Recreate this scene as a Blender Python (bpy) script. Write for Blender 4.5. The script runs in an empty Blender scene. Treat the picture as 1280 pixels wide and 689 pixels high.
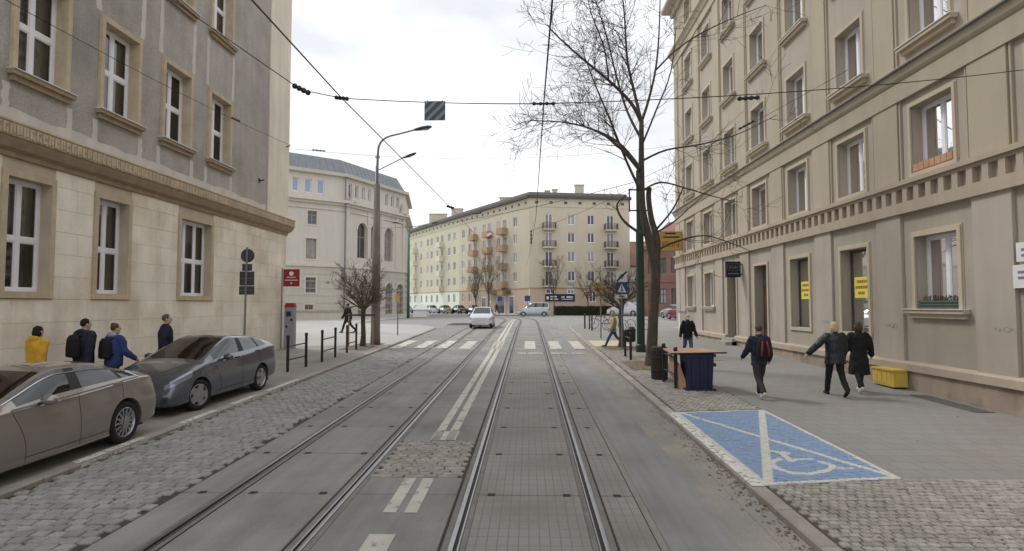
import bpy, bmesh, math, random
from mathutils import Vector, Matrix, Quaternion
R = math.radians
rnd = random.Random(23)
scene = bpy.context.scene
col = scene.collection

# ---------------------------------------------------------------- camera
cam_d = bpy.data.cameras.new('camera'); cam = bpy.data.objects.new('camera', cam_d); col.objects.link(cam)
cam_d.sensor_width = 36.0; cam_d.lens = 36.0 * 745 / 1280
cam_d.clip_start = 0.1; cam_d.clip_end = 2000
cam.location = (0, 0, 2.5)
cam.rotation_euler = (R(90 + 2.80), 0, R(1.61))
scene.camera = cam

# ---------------------------------------------------------------- sky, sun, exposure
SUN_EL, SUN_AZ = 50, 305            # azimuth measured clockwise from +Y
world = bpy.data.worlds.new('World'); scene.world = world; world.use_nodes = True
wt = world.node_tree; wt.nodes.clear()
wo = wt.nodes.new('ShaderNodeOutputWorld'); bg = wt.nodes.new('ShaderNodeBackground')
sky = wt.nodes.new('ShaderNodeTexSky'); sky.sky_type = 'NISHITA'; sky.sun_disc = False
sky.sun_elevation = R(SUN_EL); sky.sun_rotation = R(SUN_AZ)
tc = wt.nodes.new('ShaderNodeTexCoord'); mp = wt.nodes.new('ShaderNodeMapping'); mp.inputs['Scale'].default_value = (1, 1, 2.6)
nz = wt.nodes.new('ShaderNodeTexNoise'); nz.inputs['Scale'].default_value = 1.7; nz.inputs['Detail'].default_value = 5
cr = wt.nodes.new('ShaderNodeMapRange'); cr.inputs['From Min'].default_value = .26; cr.inputs['From Max'].default_value = .47
cr.inputs['To Min'].default_value = .35; cr.inputs['To Max'].default_value = 1.0
mx = wt.nodes.new('ShaderNodeMix'); mx.data_type = 'RGBA'; 
nz2 = wt.nodes.new('ShaderNodeTexNoise'); nz2.inputs['Scale'].default_value = 3.1; nz2.inputs['Detail'].default_value = 6
cl_ = wt.nodes.new('ShaderNodeMix'); cl_.data_type = 'RGBA'; cl_.inputs['A'].default_value = (6.9, 7.1, 7.5, 1); cl_.inputs['B'].default_value = (9.9, 10.05, 10.25, 1)
ramp = wt.nodes.new('ShaderNodeMapRange'); ramp.inputs['From Min'].default_value = .36; ramp.inputs['From Max'].default_value = .60
wt.links.new(nz2.outputs['Fac'], ramp.inputs['Value']); wt.links.new(ramp.outputs['Result'], cl_.inputs['Factor']); wt.links.new(cl_.outputs['Result'], mx.inputs['B'])
wt.links.new(mp.outputs['Vector'], nz2.inputs['Vector'])
wt.links.new(tc.outputs['Generated'], mp.inputs['Vector']); wt.links.new(mp.outputs['Vector'], nz.inputs['Vector'])
wt.links.new(nz.outputs['Fac'], cr.inputs['Value']); wt.links.new(cr.outputs['Result'], mx.inputs['Factor'])
wt.links.new(sky.outputs['Color'], mx.inputs['A']); wt.links.new(mx.outputs['Result'], bg.inputs['Color'])
bg.inputs['Strength'].default_value = 0.10
wt.links.new(bg.outputs['Background'], wo.inputs['Surface'])
sun_d = bpy.data.lights.new('sun', 'SUN'); sun_d.energy = 1.4; sun_d.angle = R(12); sun_d.color = (1, .98, .95)
sun = bpy.data.objects.new('sun', sun_d); col.objects.link(sun); sun.location = (0, -20, 60)
az = R(SUN_AZ); el = R(SUN_EL)
sd = Vector((math.sin(az) * math.cos(el), math.cos(az) * math.cos(el), math.sin(el)))
sun.rotation_euler = sd.to_track_quat('Z', 'Y').to_euler()
scene.view_settings.view_transform = 'Standard'; scene.view_settings.look = 'None'
scene.view_settings.exposure = 0.36; scene.view_settings.gamma = 1.0
scene.view_settings.use_curve_mapping = False

# ---------------------------------------------------------------- materials
def lin(c):
    c = c / 255.0
    return c / 12.92 if c <= .04045 else ((c + .055) / 1.055) ** 2.4
SAT = .88
def S(r, g, b, k=1.0):
    y = .3 * r + .59 * g + .11 * b; r, g, b = (y + (q - y) * SAT for q in (r, g, b))
    return (min(lin(r) * k, .95), min(lin(g) * k, .95), min(lin(b) * k, .95), 1)
MATS = {}
def mat(name, c, rough=.85, var=.12, scale=1.3, fine=0, fscale=60, bump=0, bscale=60, metal=0, spec=.4,
        rand=0, coat=0, ystreak=0, stain=None, stain_scale=.35, stain_amt=.5, streak=0, obj=False, bdist=.02):
    m = bpy.data.materials.new(name); m.use_nodes = True; MATS[name] = m
    nt = m.node_tree; N = nt.nodes; L = nt.links
    b = N['Principled BSDF']
    b.inputs['Roughness'].default_value = rough; b.inputs['Metallic'].default_value = metal
    b.inputs['Specular IOR Level'].default_value = spec; b.inputs['Coat Weight'].default_value = coat
    b.inputs['Coat Roughness'].default_value = .04
    if obj:
        t = N.new('ShaderNodeTexCoord'); vec = t.outputs['Object']
    else:
        t = N.new('ShaderNodeNewGeometry'); vec = t.outputs['Position']
    def noise(s, detail=4, v=None, rough_=.55):
        n = N.new('ShaderNodeTexNoise'); n.inputs['Scale'].default_value = s; n.inputs['Detail'].default_value = detail
        n.inputs['Roughness'].default_value = rough_
        L.new(v or vec, n.inputs['Vector']); return n.outputs['Fac']
    def rng(f, lo, hi, a=.3, z=.7):
        q = N.new('ShaderNodeMapRange'); q.inputs['From Min'].default_value = a; q.inputs['From Max'].default_value = z
        q.inputs['To Min'].default_value = lo; q.inputs['To Max'].default_value = hi
        L.new(f, q.inputs['Value']); return q.outputs['Result']
    def mul(a, b_):
        q = N.new('ShaderNodeMath'); q.operation = 'MULTIPLY'; L.new(a, q.inputs[0]); L.new(b_, q.inputs[1]); return q.outputs[0]
    f = rng(noise(scale), 1 - var, 1 + var)
    if fine: f = mul(f, rng(noise(fscale, 3), 1 - fine, 1 + fine))
    if streak:
        mpn = N.new('ShaderNodeMapping'); mpn.inputs['Scale'].default_value = (2.6, 2.6, .25); L.new(vec, mpn.inputs['Vector'])
        f = mul(f, rng(noise(1.0, 5, mpn.outputs['Vector']), 1 - streak, 1 + streak * .6))
    if ystreak:
        mpy = N.new('ShaderNodeMapping'); mpy.inputs['Scale'].default_value = (4.5, .22, 1); L.new(vec, mpy.inputs['Vector'])
        f = mul(f, rng(noise(1.0, 6, mpy.outputs['Vector'], .65), 1 - ystreak, 1 + ystreak * .6))
    if rand:
        oi = N.new('ShaderNodeObjectInfo'); f = mul(f, rng(oi.outputs['Random'], 1 - rand, 1 + rand, 0, 1))
    base = N.new('ShaderNodeRGB'); base.outputs[0].default_value = c; cc = base.outputs[0]
    if stain:
        sm = N.new('ShaderNodeMix'); sm.data_type = 'RGBA'; sm.inputs['B'].default_value = stain
        L.new(cc, sm.inputs['A']); L.new(rng(noise(stain_scale, 6), 0, stain_amt, .45, .68), sm.inputs['Factor'])
        cc = sm.outputs['Result']
    vm = N.new('ShaderNodeVectorMath'); vm.operation = 'SCALE'; L.new(cc, vm.inputs[0]); L.new(f, vm.inputs['Scale'])
    L.new(vm.outputs['Vector'], b.inputs['Base Color'])
    if bump:
        bn = N.new('ShaderNodeBump'); bn.inputs['Strength'].default_value = bump; bn.inputs['Distance'].default_value = bdist
        L.new(noise(bscale, 4), bn.inputs['Height']); L.new(bn.outputs['Normal'], b.inputs['Normal'])
    return m
def glassmat(name, tint=(.92, .95, .95, 1), rough=.02, f0=.04):
    m = bpy.data.materials.new(name); m.use_nodes = True; MATS[name] = m
    nt = m.node_tree; N = nt.nodes; L = nt.links; N.clear()
    o = N.new('ShaderNodeOutputMaterial'); mixs = N.new('ShaderNodeMixShader'); tr = N.new('ShaderNodeBsdfTransparent')
    gl = N.new('ShaderNodeBsdfGlossy'); lw = N.new('ShaderNodeFresnel'); lw.inputs['IOR'].default_value = 1.95
    tr.inputs['Color'].default_value = tint; gl.inputs['Roughness'].default_value = rough
    ge = N.new('ShaderNodeNewGeometry'); n = N.new('ShaderNodeTexNoise'); n.inputs['Scale'].default_value = 1.6
    bp = N.new('ShaderNodeBump'); bp.inputs['Strength'].default_value = .05; bp.inputs['Distance'].default_value = .05
    L.new(ge.outputs['Position'], n.inputs['Vector']); L.new(n.outputs['Fac'], bp.inputs['Height'])
    L.new(bp.outputs['Normal'], gl.inputs['Normal'])
    L.new(lw.outputs['Fac'], mixs.inputs['Fac']); L.new(tr.outputs[0], mixs.inputs[1]); L.new(gl.outputs[0], mixs.inputs[2])
    L.new(mixs.outputs[0], o.inputs['Surface']); return m
def paintmat(name, c, wear=.45, wscale=9):
    """road paint, worn through in flakes"""
    m = mat(name, c, rough=.75, var=.10, scale=3, fine=.06, fscale=90)
    nt = m.node_tree; N = nt.nodes; L = nt.links
    b = N['Principled BSDF']; o = N['Material Output']
    g = N.new('ShaderNodeNewGeometry'); n = N.new('ShaderNodeTexNoise'); n.inputs['Scale'].default_value = wscale; n.inputs['Detail'].default_value = 8
    n.inputs['Roughness'].default_value = .72
    q = N.new('ShaderNodeMapRange'); q.inputs['From Min'].default_value = wear - .07; q.inputs['From Max'].default_value = wear + .05
    tr = N.new('ShaderNodeBsdfTransparent'); ms = N.new('ShaderNodeMixShader')
    L.new(g.outputs['Position'], n.inputs['Vector']); L.new(n.outputs['Fac'], q.inputs['Value'])
    L.new(q.outputs['Result'], ms.inputs['Fac']); L.new(tr.outputs[0], ms.inputs[1]); L.new(b.outputs[0], ms.inputs[2])
    L.new(ms.outputs[0], o.inputs['Surface']); return m
KW = 1.80      # wall: picture value -> albedo
KG = 1.36       # ground: picture value -> albedo
mat('asphalt', S(123, 122, 120, KG), .9, .10, .5, .12, 70, .25, 120, stain=S(110, 106, 101, KG), stain_scale=.5, stain_amt=.6)
mat('asphalt_new', S(122, 122, 121, KG), .85, .08, .7, .10, 90, .25, 120, ystreak=.16, stain=S(108, 106, 102, KG), stain_scale=.8, stain_amt=.7)
mat('asphalt_dusty', S(124, 121, 115, KG), .92, .12, .9, .16, 60, .3, 100, stain=S(140, 131, 117, KG), stain_scale=1.3, stain_amt=.6, ystreak=.10)
mat('plaza', S(148, 146, 142, KG), .9, .08, .3, .08, 30, .1, 60, stain=S(136, 133, 128, KG), stain_scale=.12, stain_amt=.9)
mat('joint', S(62, 57, 52, KG), .95, .2, 3)
mat('sand_joint', S(72, 66, 60, KG), .95, .25, 5, .2, 90)
mat('slab', S(125, 124, 121, KG), .88, .09, .8, .12, 60, .3, 90, rand=.08, ystreak=.14, stain=S(108, 105, 100, KG), stain_scale=.9, stain_amt=.7)
mat('sett_purple', S(134, 132, 129, KG), .8, .12, 4, .12, 60, .4, 45, rand=.12, stain=S(120, 116, 112, KG), stain_scale=1.7, stain_amt=.5)
mat('sett_grey', S(136, 131, 122, KG), .85, .18, 6, .12, 80, .35, 60, rand=.15)
mat('kerb', S(140, 134, 124, KG), .88, .12, 2.5, .10, 60, .3, 60, rand=.08, stain=S(108, 101, 92, KG), stain_scale=1.5)
mat('soil', S(104, 90, 72, KG), .97, .25, 6, .3, 60, .8, 40)
mat('tactile', S(172, 160, 132, KG), .9, .1, 3, .08, 60, .2, 50)
mat('rail_steel', (.32, .32, .325, 1), .36, .12, 5, metal=1.0, ystreak=.2)
mat('rail_dark', S(60, 54, 48, 1), .7, .2, 8, metal=.3)
mat('hole', S(58, 54, 50, 1), .95, .2, 8)
paintmat('road_paint', S(204, 199, 186, .88), .385, 6)
paintmat('road_paint_worn', S(208, 203, 190, .95), .43, 6)
paintmat('kerb_paint', S(226, 222, 212, .86), .44, 10)
mat('ashlar', S(182, 174, 160, KW*1.06), .88, .06, 1.5, .06, 25, .18, 60, rand=.04, stain=S(160, 142, 116, KW), stain_scale=.9, stain_amt=.55, streak=.10)
mat('ashlar_joint', S(150, 138, 120, KW), .95)
mat('roughcast', S(138, 133, 126, KW), .95, .10, .7, .16, 30, .7, 45, stain=S(120, 115, 109, KW), stain_scale=.6, stain_amt=.8, streak=.10)
mat('patch_plaster', S(160, 155, 148, KW), .95, .07, 2, .06, 50, .3, 50, streak=.1)
mat('cream_plaster', S(190, 182, 165, KW*.86), .92, .06, 1, .05, 40, .2, 50, streak=.1)
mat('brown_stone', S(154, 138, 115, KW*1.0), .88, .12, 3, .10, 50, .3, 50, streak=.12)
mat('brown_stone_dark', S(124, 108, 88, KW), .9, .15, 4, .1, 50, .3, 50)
mat('wall_low', S(141, 132, 120, KW*.86), .93, .07, .5, .05, 40, .25, 90, streak=.06, stain=S(128, 116, 103, KW*.86), stain_scale=.4, stain_amt=.6)
mat('wall_pilaster_low', S(146, 136, 125, KW*.86), .93, .07, .5, .05, 40, .25, 90, streak=.06, stain=S(134, 122, 108, KW*.86), stain_scale=.7, stain_amt=.6)
mat('wall_cream', S(164, 152, 132, KW*.66), .93, .06, .5, .05, 40, .25, 90, streak=.07)
mat('wall_mauve', S(152, 141, 128, KW*.76), .93, .06, .5, .05, 40, .25, 90, streak=.07)
mat('wall_band', S(146, 133, 117, KW*.86), .93, .06, .9, .06, 40, .3, 80, streak=.08)
mat('plinth', S(134, 119, 104, KW*.9), .93, .08, 1.2, .06, 40, .3, 80, stain=S(100, 88, 76, KW*.9), stain_scale=1.3, stain_amt=.95, streak=.12)
mat('surround_cream', S(164, 151, 130, KW*.78), .9, .05, 1, .05, 40, .2, 80, streak=.07)
mat('reveal', S(140, 126, 108, KW*.85), .93, .05, 1, .05, 40)
mat('sheet_metal', S(206, 206, 206, 1.1), .5, .08, 3, metal=.1)
mat('white_frame', S(236, 236, 242, 1.05), .45, .03, 3, spec=.5)
mat('dark_room', S(84, 78, 70, 1), .95, .3, 1.2)  # dimness of the rooms behind the panes, put into the colour
mat('dark_room_deep', S(50, 50, 48, 1), .95, .3, 1.2)  # deeper version, room darkness again carried by the colour
mat('curtain', S(196, 192, 184, .9), .95, .06, 3)
mat('door_brown', S(98, 72, 54, 1), .6, .12, 4, streak=.2)
mat('door_ochre', S(128, 112, 82, 1), .7, .1, 3)
glassmat('glass')
mat('far_glass', S(84, 88, 96, .9), .12, .3, 1.4, spec=.6, rand=.4)
mat('far_glass_pale', S(150, 150, 150, .9), .12, .2, 1.4, spec=.6, rand=.2)
mat('blue_glass', S(150, 164, 206, 1.0), .15, .1, 1.4, spec=.6)
mat('roof_zinc', S(136, 140, 146, .95), .55, .08, 2, metal=.2, streak=.1)
mat('roof_dark', S(92, 88, 84, 1), .8, .1, 1)
mat('theatre', S(200, 193, 180, KW * .60), .9, .04, .3, .04, 10, streak=.06)
mat('theatre_low', S(188, 182, 168, KW * .60), .9, .05, .3, .05, 10, streak=.06)
mat('apt_peach', S(192, 181, 160, KW*.64), .93, .05, .15, .04, 6, streak=.05)
mat('apt_yellow', S(194, 191, 166, KW*.64), .93, .05, .15, .04, 6, streak=.05)
mat('apt_base', S(190, 167, 144, KW*.62), .93, .06, .2, .05, 6, streak=.06)
mat('apt_green', S(176, 182, 168, KW), .93, .06, .2, .05, 6, streak=.06)
mat('balcony', S(168, 140, 112, KW*.64), .9, .08, 1, rand=.12)
mat('balcony_grey', S(170, 162, 146, KW), .9, .08, 1, rand=.12)
mat('balcony_iron', S(110, 92, 84, 1), .7, .1, 3)
mat('brick_red', S(156, 116, 104, KW*.44), .9, .10, 1, .12, 14, streak=.06)
mat('roof_red', S(156, 112, 102, KW*.44), .85, .12, 1, .1, 12)
mat('black_metal', S(34, 33, 34, 1), .5, .15, 6, spec=.5)
mat('grey_metal', S(128, 128, 128, 1), .5, .1, 5, metal=.3, streak=.1)
mat('sign_back', S(78, 80, 84, 1), .5, .1, 6, metal=.3)
mat('concrete_pole', S(122, 116, 106, 1.1), .9, .1, 2, .1, 30, .3, 50, streak=.15)
mat('green_paint', S(30, 64, 48, 1), .5, .15, 3, spec=.5, streak=.15)
mat('wire', S(46, 44, 44, 1), .5, .1, 3, metal=.3)
mat('bark', S(88, 78, 68, 1), .95, .25, 5, .25, 30, .9, 30, streak=.2)
mat('bark_far', S(92, 80, 70, 1), .95, .2, 3)
mat('hedge', S(62, 68, 46, .9), .8, .35, 2, rand=.2)

# ---------------------------------------------------------------- mesh helpers
ORG = {}
class MB:
    def __init__(s): s.v = []; s.f = []
    def quad(s, a, b, c, d):
        n = len(s.v); s.v += [Vector(a), Vector(b), Vector(c), Vector(d)]; s.f.append((n, n + 1, n + 2, n + 3))
    def tri(s, a, b, c):
        n = len(s.v); s.v += [Vector(a), Vector(b), Vector(c)]; s.f.append((n, n + 1, n + 2))
    def poly(s, pts):
        n = len(s.v); s.v += [Vector(p) for p in pts]; s.f.append(tuple(range(n, n + len(pts))))
    def hexa(s, p):   # p[0..3] bottom loop, p[4..7] top loop
        n = len(s.v); s.v += [Vector(q) for q in p]
        for f in ((3, 2, 1, 0), (4, 5, 6, 7), (0, 1, 5, 4), (1, 2, 6, 5), (2, 3, 7, 6), (3, 0, 4, 7)):
            s.f.append(tuple(n + i for i in f))
    def box(s, x0, x1, y0, y1, z0, z1, P=None):
        p = [(x0, y0, z0), (x1, y0, z0), (x1, y1, z0), (x0, y1, z0), (x0, y0, z1), (x1, y0, z1), (x1, y1, z1), (x0, y1, z1)]
        if P: p = [P(*q) for q in p]
        s.hexa(p)
    def prism(s, loop, d):     # loop of points extruded by vector d
        n = len(s.v); k = len(loop); d = Vector(d)
        s.v += [Vector(p) for p in loop] + [Vector(p) + d for p in loop]
        s.f.append(tuple(range(n + k - 1, n - 1, -1))); s.f.append(tuple(range(n + k, n + 2 * k)))
        for i in range(k): s.f.append((n + i, n + (i + 1) % k, n + k + (i + 1) % k, n + k + i))
    def rings(s, rs, closed=True, caps=True):
        n = len(s.v); m = len(rs[0])
        for r in rs: s.v += [Vector(p) for p in r]
        for i in range(len(rs) - 1):
            for j in range(m if closed else m - 1):
                k = (j + 1) % m
                s.f.append((n + i * m + j, n + i * m + k, n + (i + 1) * m + k, n + (i + 1) * m + j))
        if caps and closed:
            s.f.append(tuple(n + j for j in range(m - 1, -1, -1))); e = n + (len(rs) - 1) * m
            s.f.append(tuple(e + j for j in range(m)))
    def tube(s, pts, rad, n=6, caps=True):
        pts = [Vector(p) for p in pts]
        if not isinstance(rad, (list, tuple)): rad = [rad] * len(pts)
        rs = []; up = None
        for i, p in enumerate(pts):
            t = (pts[min(i + 1, len(pts) - 1)] - pts[max(i - 1, 0)])
            t = t.normalized() if t.length > 1e-9 else Vector((0, 0, 1))
            if up is None: up = t.orthogonal().normalized()
            up = (up - t * up.dot(t)); up = up.normalized() if up.length > 1e-6 else t.orthogonal().normalized()
            b = t.cross(up)
            rs.append([p + (up * math.cos(2 * math.pi * k / n) + b * math.sin(2 * math.pi * k / n)) * rad[i] for k in range(n)])
        s.rings(rs, True, caps)
    def lathe(s, prof, c=(0, 0, 0), n=16, axis='z'):
        rs = []
        for r, h in prof:
            ring = []
            for k in range(n):
                a = 2 * math.pi * k / n; x, y = r * math.cos(a), r * math.sin(a)
                q = (x, y, h) if axis == 'z' else ((h, x, y) if axis == 'x' else (y, h, x))
                ring.append((c[0] + q[0], c[1] + q[1], c[2] + q[2]))
            rs.append(ring)
        s.rings(rs)
    def ball(s, c, rx, ry=None, rz=None, nu=10, nv=7, M=None):
        ry = rx if ry is None else ry; rz = rx if rz is None else rz
        rs = []
        for i in range(nv + 1):
            th = math.pi * i / nv; th = min(max(th, .02), math.pi - .02)
            ring = []
            for k in range(nu):
                a = 2 * math.pi * k / nu
                p = Vector((rx * math.sin(th) * math.cos(a), ry * math.sin(th) * math.sin(a), -rz * math.cos(th)))
                if M: p = M @ p
                ring.append(Vector(c) + p)
            rs.append(ring)
        s.rings(rs)
    def mesh(s, name, off=None):
        me = bpy.data.meshes.new(name)
        o = Vector(off) if off is not None else Vector()
        me.from_pydata([(v - o)[:] for v in s.v], [], s.f); me.update(); return me
    def build(s, name, m, parent=None, smooth=False, local=False, at=None):
        """one mesh object; vertices are in world space unless local"""
        off = Vector(at) if at is not None else (ORG.get(parent.name, Vector()) if parent and not local else Vector())
        me = s.mesh(name, off); me.materials.append(MATS[m] if isinstance(m, str) else m)
        if smooth: me.polygons.foreach_set('use_smooth', [True] * len(me.polygons))
        return link(name, me, parent, off if at is not None and not parent else None, org=off)
def link(name, me, parent=None, loc=None, org=None, rot=None):
    o = bpy.data.objects.new(name, me); col.objects.link(o)
    if parent: o.parent = parent
    if loc is not None: o.location = loc
    if rot is not None: o.rotation_euler = rot
    if org is not None: ORG[o.name] = Vector(org)
    return o
def tag(o, label=None, cat=None, group=None, kind=None):
    if label: o['label'] = label
    if cat: o['category'] = cat
    if group: o['group'] = group
    if kind: o['kind'] = kind
    return o
def thing(name, loc, label, cat, group=None, rz=0):
    o = bpy.data.objects.new(name, None); col.objects.link(o); o.location = loc; o.rotation_euler = (0, 0, rz)
    o.empty_display_size = .3; ORG[o.name] = Vector(loc); return tag(o, label, cat, group)
def text_mesh(body, size, m, name, parent, M, depth=.004, align='CENTER'):
    cu = bpy.data.curves.new('lettering', 'FONT'); cu.body = body; cu.size = size; cu.extrude = depth
    cu.align_x = align; cu.align_y = 'CENTER'
    t = bpy.data.objects.new('lettering', cu); col.objects.link(t)
    dg = bpy.context.evaluated_depsgraph_get(); me = bpy.data.meshes.new_from_object(t.evaluated_get(dg))
    bpy.data.objects.remove(t); bpy.data.curves.remove(cu)
    me.transform(M); me.materials.clear(); me.materials.append(MATS[m]); me.name = name
    return link(name, me, parent)

_bench = bpy.data.scenes.new('bench')
def evaluated(objs):
    """mesh of objs[0] with its modifiers applied, worked out apart from the big scene"""
    for o in objs: _bench.collection.objects.link(o)
    vl = _bench.view_layers[0]; vl.update(); dg = vl.depsgraph
    me = bpy.data.meshes.new_from_object(objs[0].evaluated_get(dg))
    for o in objs: bpy.data.objects.remove(o)
    return me

# ---------------------------------------------------------------- ground profile: the street climbs 2 % then levels out
TILT = math.atan(.02)
def gz(y):
    if y < 44: return .02 * y
    if y < 52: return .88 + .02 * (y - 44) - .00125 * (y - 44) ** 2
    return .96
def yrows(y0, y1):
    ys = [y0] + [y for y in range(44, 53, 1) if y0 < y < y1] + [y1]
    return ys
def sheet(name, xl, xr, y0, y1, h, m, kind='structure', parent=None, drop=0, step=None):
    xl_ = xl if callable(xl) else (lambda y: xl); xr_ = xr if callable(xr) else (lambda y: xr)
    ys = yrows(y0, y1)
    if step:
        k = int((y1 - y0) / step) + 1; ys = sorted(set(ys + [y0 + (y1 - y0) * i / k for i in range(k + 1)]))
    mb = MB()
    for a, b in zip(ys[:-1], ys[1:]):
        mb.quad((xl_(a), a, gz(a) + h), (xr_(a), a, gz(a) + h), (xr_(b), b, gz(b) + h), (xl_(b), b, gz(b) + h))
    o = mb.build(name, m, parent)
    if kind and not parent: tag(o, kind=kind)
    return o

sheet('ground', -400, 400, -80, 700, 0, 'asphalt')
HL, HR = .07, .085         # pavement heights, left and right
KL, KRX = -6.36, 2.75      # kerb faces
# left pavement, its far corner and the square in front of the theatre
sheet('pavement_left', -30, KL - .18, -20, 27.2, HL, 'asphalt_dusty')
def kerb_left(y):
    if y < 40: return KL - .18
    return KL - .18 - (8 - math.sqrt(max(0, 64 - (y - 40) ** 2))) * 1.0
sheet('square', -60, kerb_left, 27.2, 47.9, HL + .004, 'plaza', step=.8)
sheet('square_far', -60, -14.4, 47.9, 130, HL * .4, 'plaza')
def kerb_right(y):
    if y < 42: return KRX + .18
    return KRX + .18 + (6 - math.sqrt(max(0, 36 - (y - 42) ** 2)))
sheet('pavement_right', kerb_right, 40, -20, 47.9, HR, 'sidewalk' if 'sidewalk' in MATS else 'asphalt', step=1.0)
sheet('pavement_far', -9, 60, 84.5, 100, .10, 'plaza')

# right lane strips
sheet('lane_gutter', 1.28, KRX, -20, 60, .012, 'asphalt_dusty')
sheet('lane_asphalt', lambda y: 1.36, lambda y: 2.08 + .05 * math.sin(y * .9) + .03 * math.sin(y * 2.3), -20, 60, .020, 'asphalt_new', step=.7)
sheet('track_bed', -4.32, 1.28, -20, 44, .006, 'joint')

# concrete slabs between and beside the rails
def piece_mesh(name, w, d, h, bev=.008, m='slab'):
    mb = MB(); a, b = w / 2, d / 2
    mb.rings([[(-a, -b, -.02), (a, -b, -.02), (a, b, -.02), (-a, b, -.02)], [(-a, -b, h - bev), (a, -b, h - bev), (a, b, h - bev), (-a, b, h - bev)],
              [(-a + bev, -b + bev, h), (a - bev, -b + bev, h), (a - bev, b - bev, h), (-a + bev, b - bev, h)]])
    me = mb.mesh(name); me.materials.append(MATS[m]); return me
bed = bpy.data.objects['track_bed']
PITCH = 1.83
strips = [(-4.30, -3.80), (-3.57, -2.38), (-2.12, -.88), (-.62, .62), (.87, 1.27)]
# the slabs of the near track are scored with a small block pattern
m = mat('slab_scored', S(124, 122, 117, KG), .88, .08, .8, .08, 60, .15, 90, rand=.05, stain=S(106, 101, 94, KG), stain_scale=.9, stain_amt=.6)
nt = m.node_tree; ge = nt.nodes.new('ShaderNodeNewGeometry'); br = nt.nodes.new('ShaderNodeTexBrick')
br.inputs['Scale'].default_value = 1.0; br.inputs['Brick Width'].default_value = .105; br.inputs['Row Height'].default_value = .205
br.offset = 0.0; br.inputs['Mortar Size'].default_value = .006; br.inputs['Mortar Smooth'].default_value = .2
br.inputs['Color1'].default_value = br.inputs['Color2'].default_value = (1, 1, 1, 1); br.inputs['Mortar'].default_value = (0, 0, 0, 1)
nt.links.new(ge.outputs['Position'], br.inputs['Vector'])
bmp = nt.nodes.new('ShaderNodeBump'); bmp.inputs['Distance'].default_value = .012; bmp.inputs['Strength'].default_value = .5
nt.links.new(br.outputs['Color'], bmp.inputs['Height'])
nt.links.new(nt.nodes['Bump'].outputs['Normal'], bmp.inputs['Normal']); nt.links.new(bmp.outputs['Normal'], nt.nodes['Principled BSDF'].inputs['Normal'])
vm = [n for n in nt.nodes if n.type == 'VECT_MATH'][0]; mm = nt.nodes.new('ShaderNodeMix'); mm.data_type = 'RGBA'
mm.inputs['A'].default_value = (.20, .195, .185, 1); nt.links.new(br.outputs['Color'], mm.inputs['Factor']); nt.links.new(vm.outputs[0], mm.inputs['B'])
nt.links.new(mm.outputs['Result'], nt.nodes['Principled BSDF'].inputs['Base Color'])
PATCH = (8.06, 10.02)
smesh = [piece_mesh('slab', b - a - .012, PITCH - .030, .030, m='slab_scored' if i >= 3 else 'slab') for i, (a, b) in enumerate(strips)]
hm = MB(); hm.box(-.045, .045, -.05, .05, -.002, .0315); hole_mesh = hm.mesh('lifting_hole'); hole_mesh.materials.append(MATS['hole'])
for k in range(-6, 20):
    y0 = 7.40 + PITCH * k; yc = y0 + PITCH / 2
    for i, (a, b) in enumerate(strips):
        yy = yc
        me = smesh[i]
        if i == 2 and y0 < PATCH[1] and y0 + PITCH > PATCH[0]:      # setts fill a gap here
            lo, hi = y0, y0 + PITCH
            if lo < PATCH[0]: hi = PATCH[0]
            elif hi > PATCH[1]: lo = PATCH[1]
            else: continue
            if hi - lo < .15: continue
            me = piece_mesh('slab', b - a - .012, hi - lo - .016, .030); yy = (lo + hi) / 2
        o = link('slab', me, bed, ((a + b) / 2, yy, gz(yy) + rnd.uniform(-.002, .002)), rot=(TILT, 0, 0))
        if i in (1, 3):
            for xx in (a + .16, b - .16):
                link('lifting_hole', hole_mesh, bed, (xx, y0, gz(y0)), rot=(TILT, 0, 0))
        elif i in (0, 4): link('lifting_hole', hole_mesh, bed, ((a + b) / 2, y0, gz(y0)), rot=(TILT, 0, 0))

mat('seal', S(110, 107, 103, KG), .9, .15, 4, .15, 60, ystreak=.2)
# tram rails: polished running head, groove, guard lip
def rail(xc, sgn):
    ys = [-20, 0, 20, 40] + [44 + i for i in range(0, 9)] + [56, 60, 64, 68, 72, 76, 80]
    def bend(y): return -max(0, y - 56) ** 2 / 150
    def ext(prof, name, m, parent=None):
        mb = MB()
        mb.rings([[(xc + sgn * px + bend(y), y, gz(y) + pz) for px, pz in prof] for y in ys], closed=False)
        return mb.build(name, m, parent)
    o = ext([(-.054, .006), (-.054, .024), (-.050, .034), (-.030, .036), (-.002, .034), (.002, .010)], 'tram_rail', 'rail_steel'); tag(o, kind='structure')
    ext([(.002, .010), (.036, .010)], 'groove', 'rail_dark', o)
    ext([(.036, .010), (.038, .030), (.054, .031), (.058, .008)], 'guard_lip', 'rail_steel', o)
    ext([(-.118, .024), (-.056, .026)], 'rubber_seal', 'seal', o); ext([(.060, .026), (.118, .024)], 'rubber_seal', 'seal', o)
for c in (-2.97, 0.0):
    rail(c - .735, 1); rail(c + .735, -1)

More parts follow.
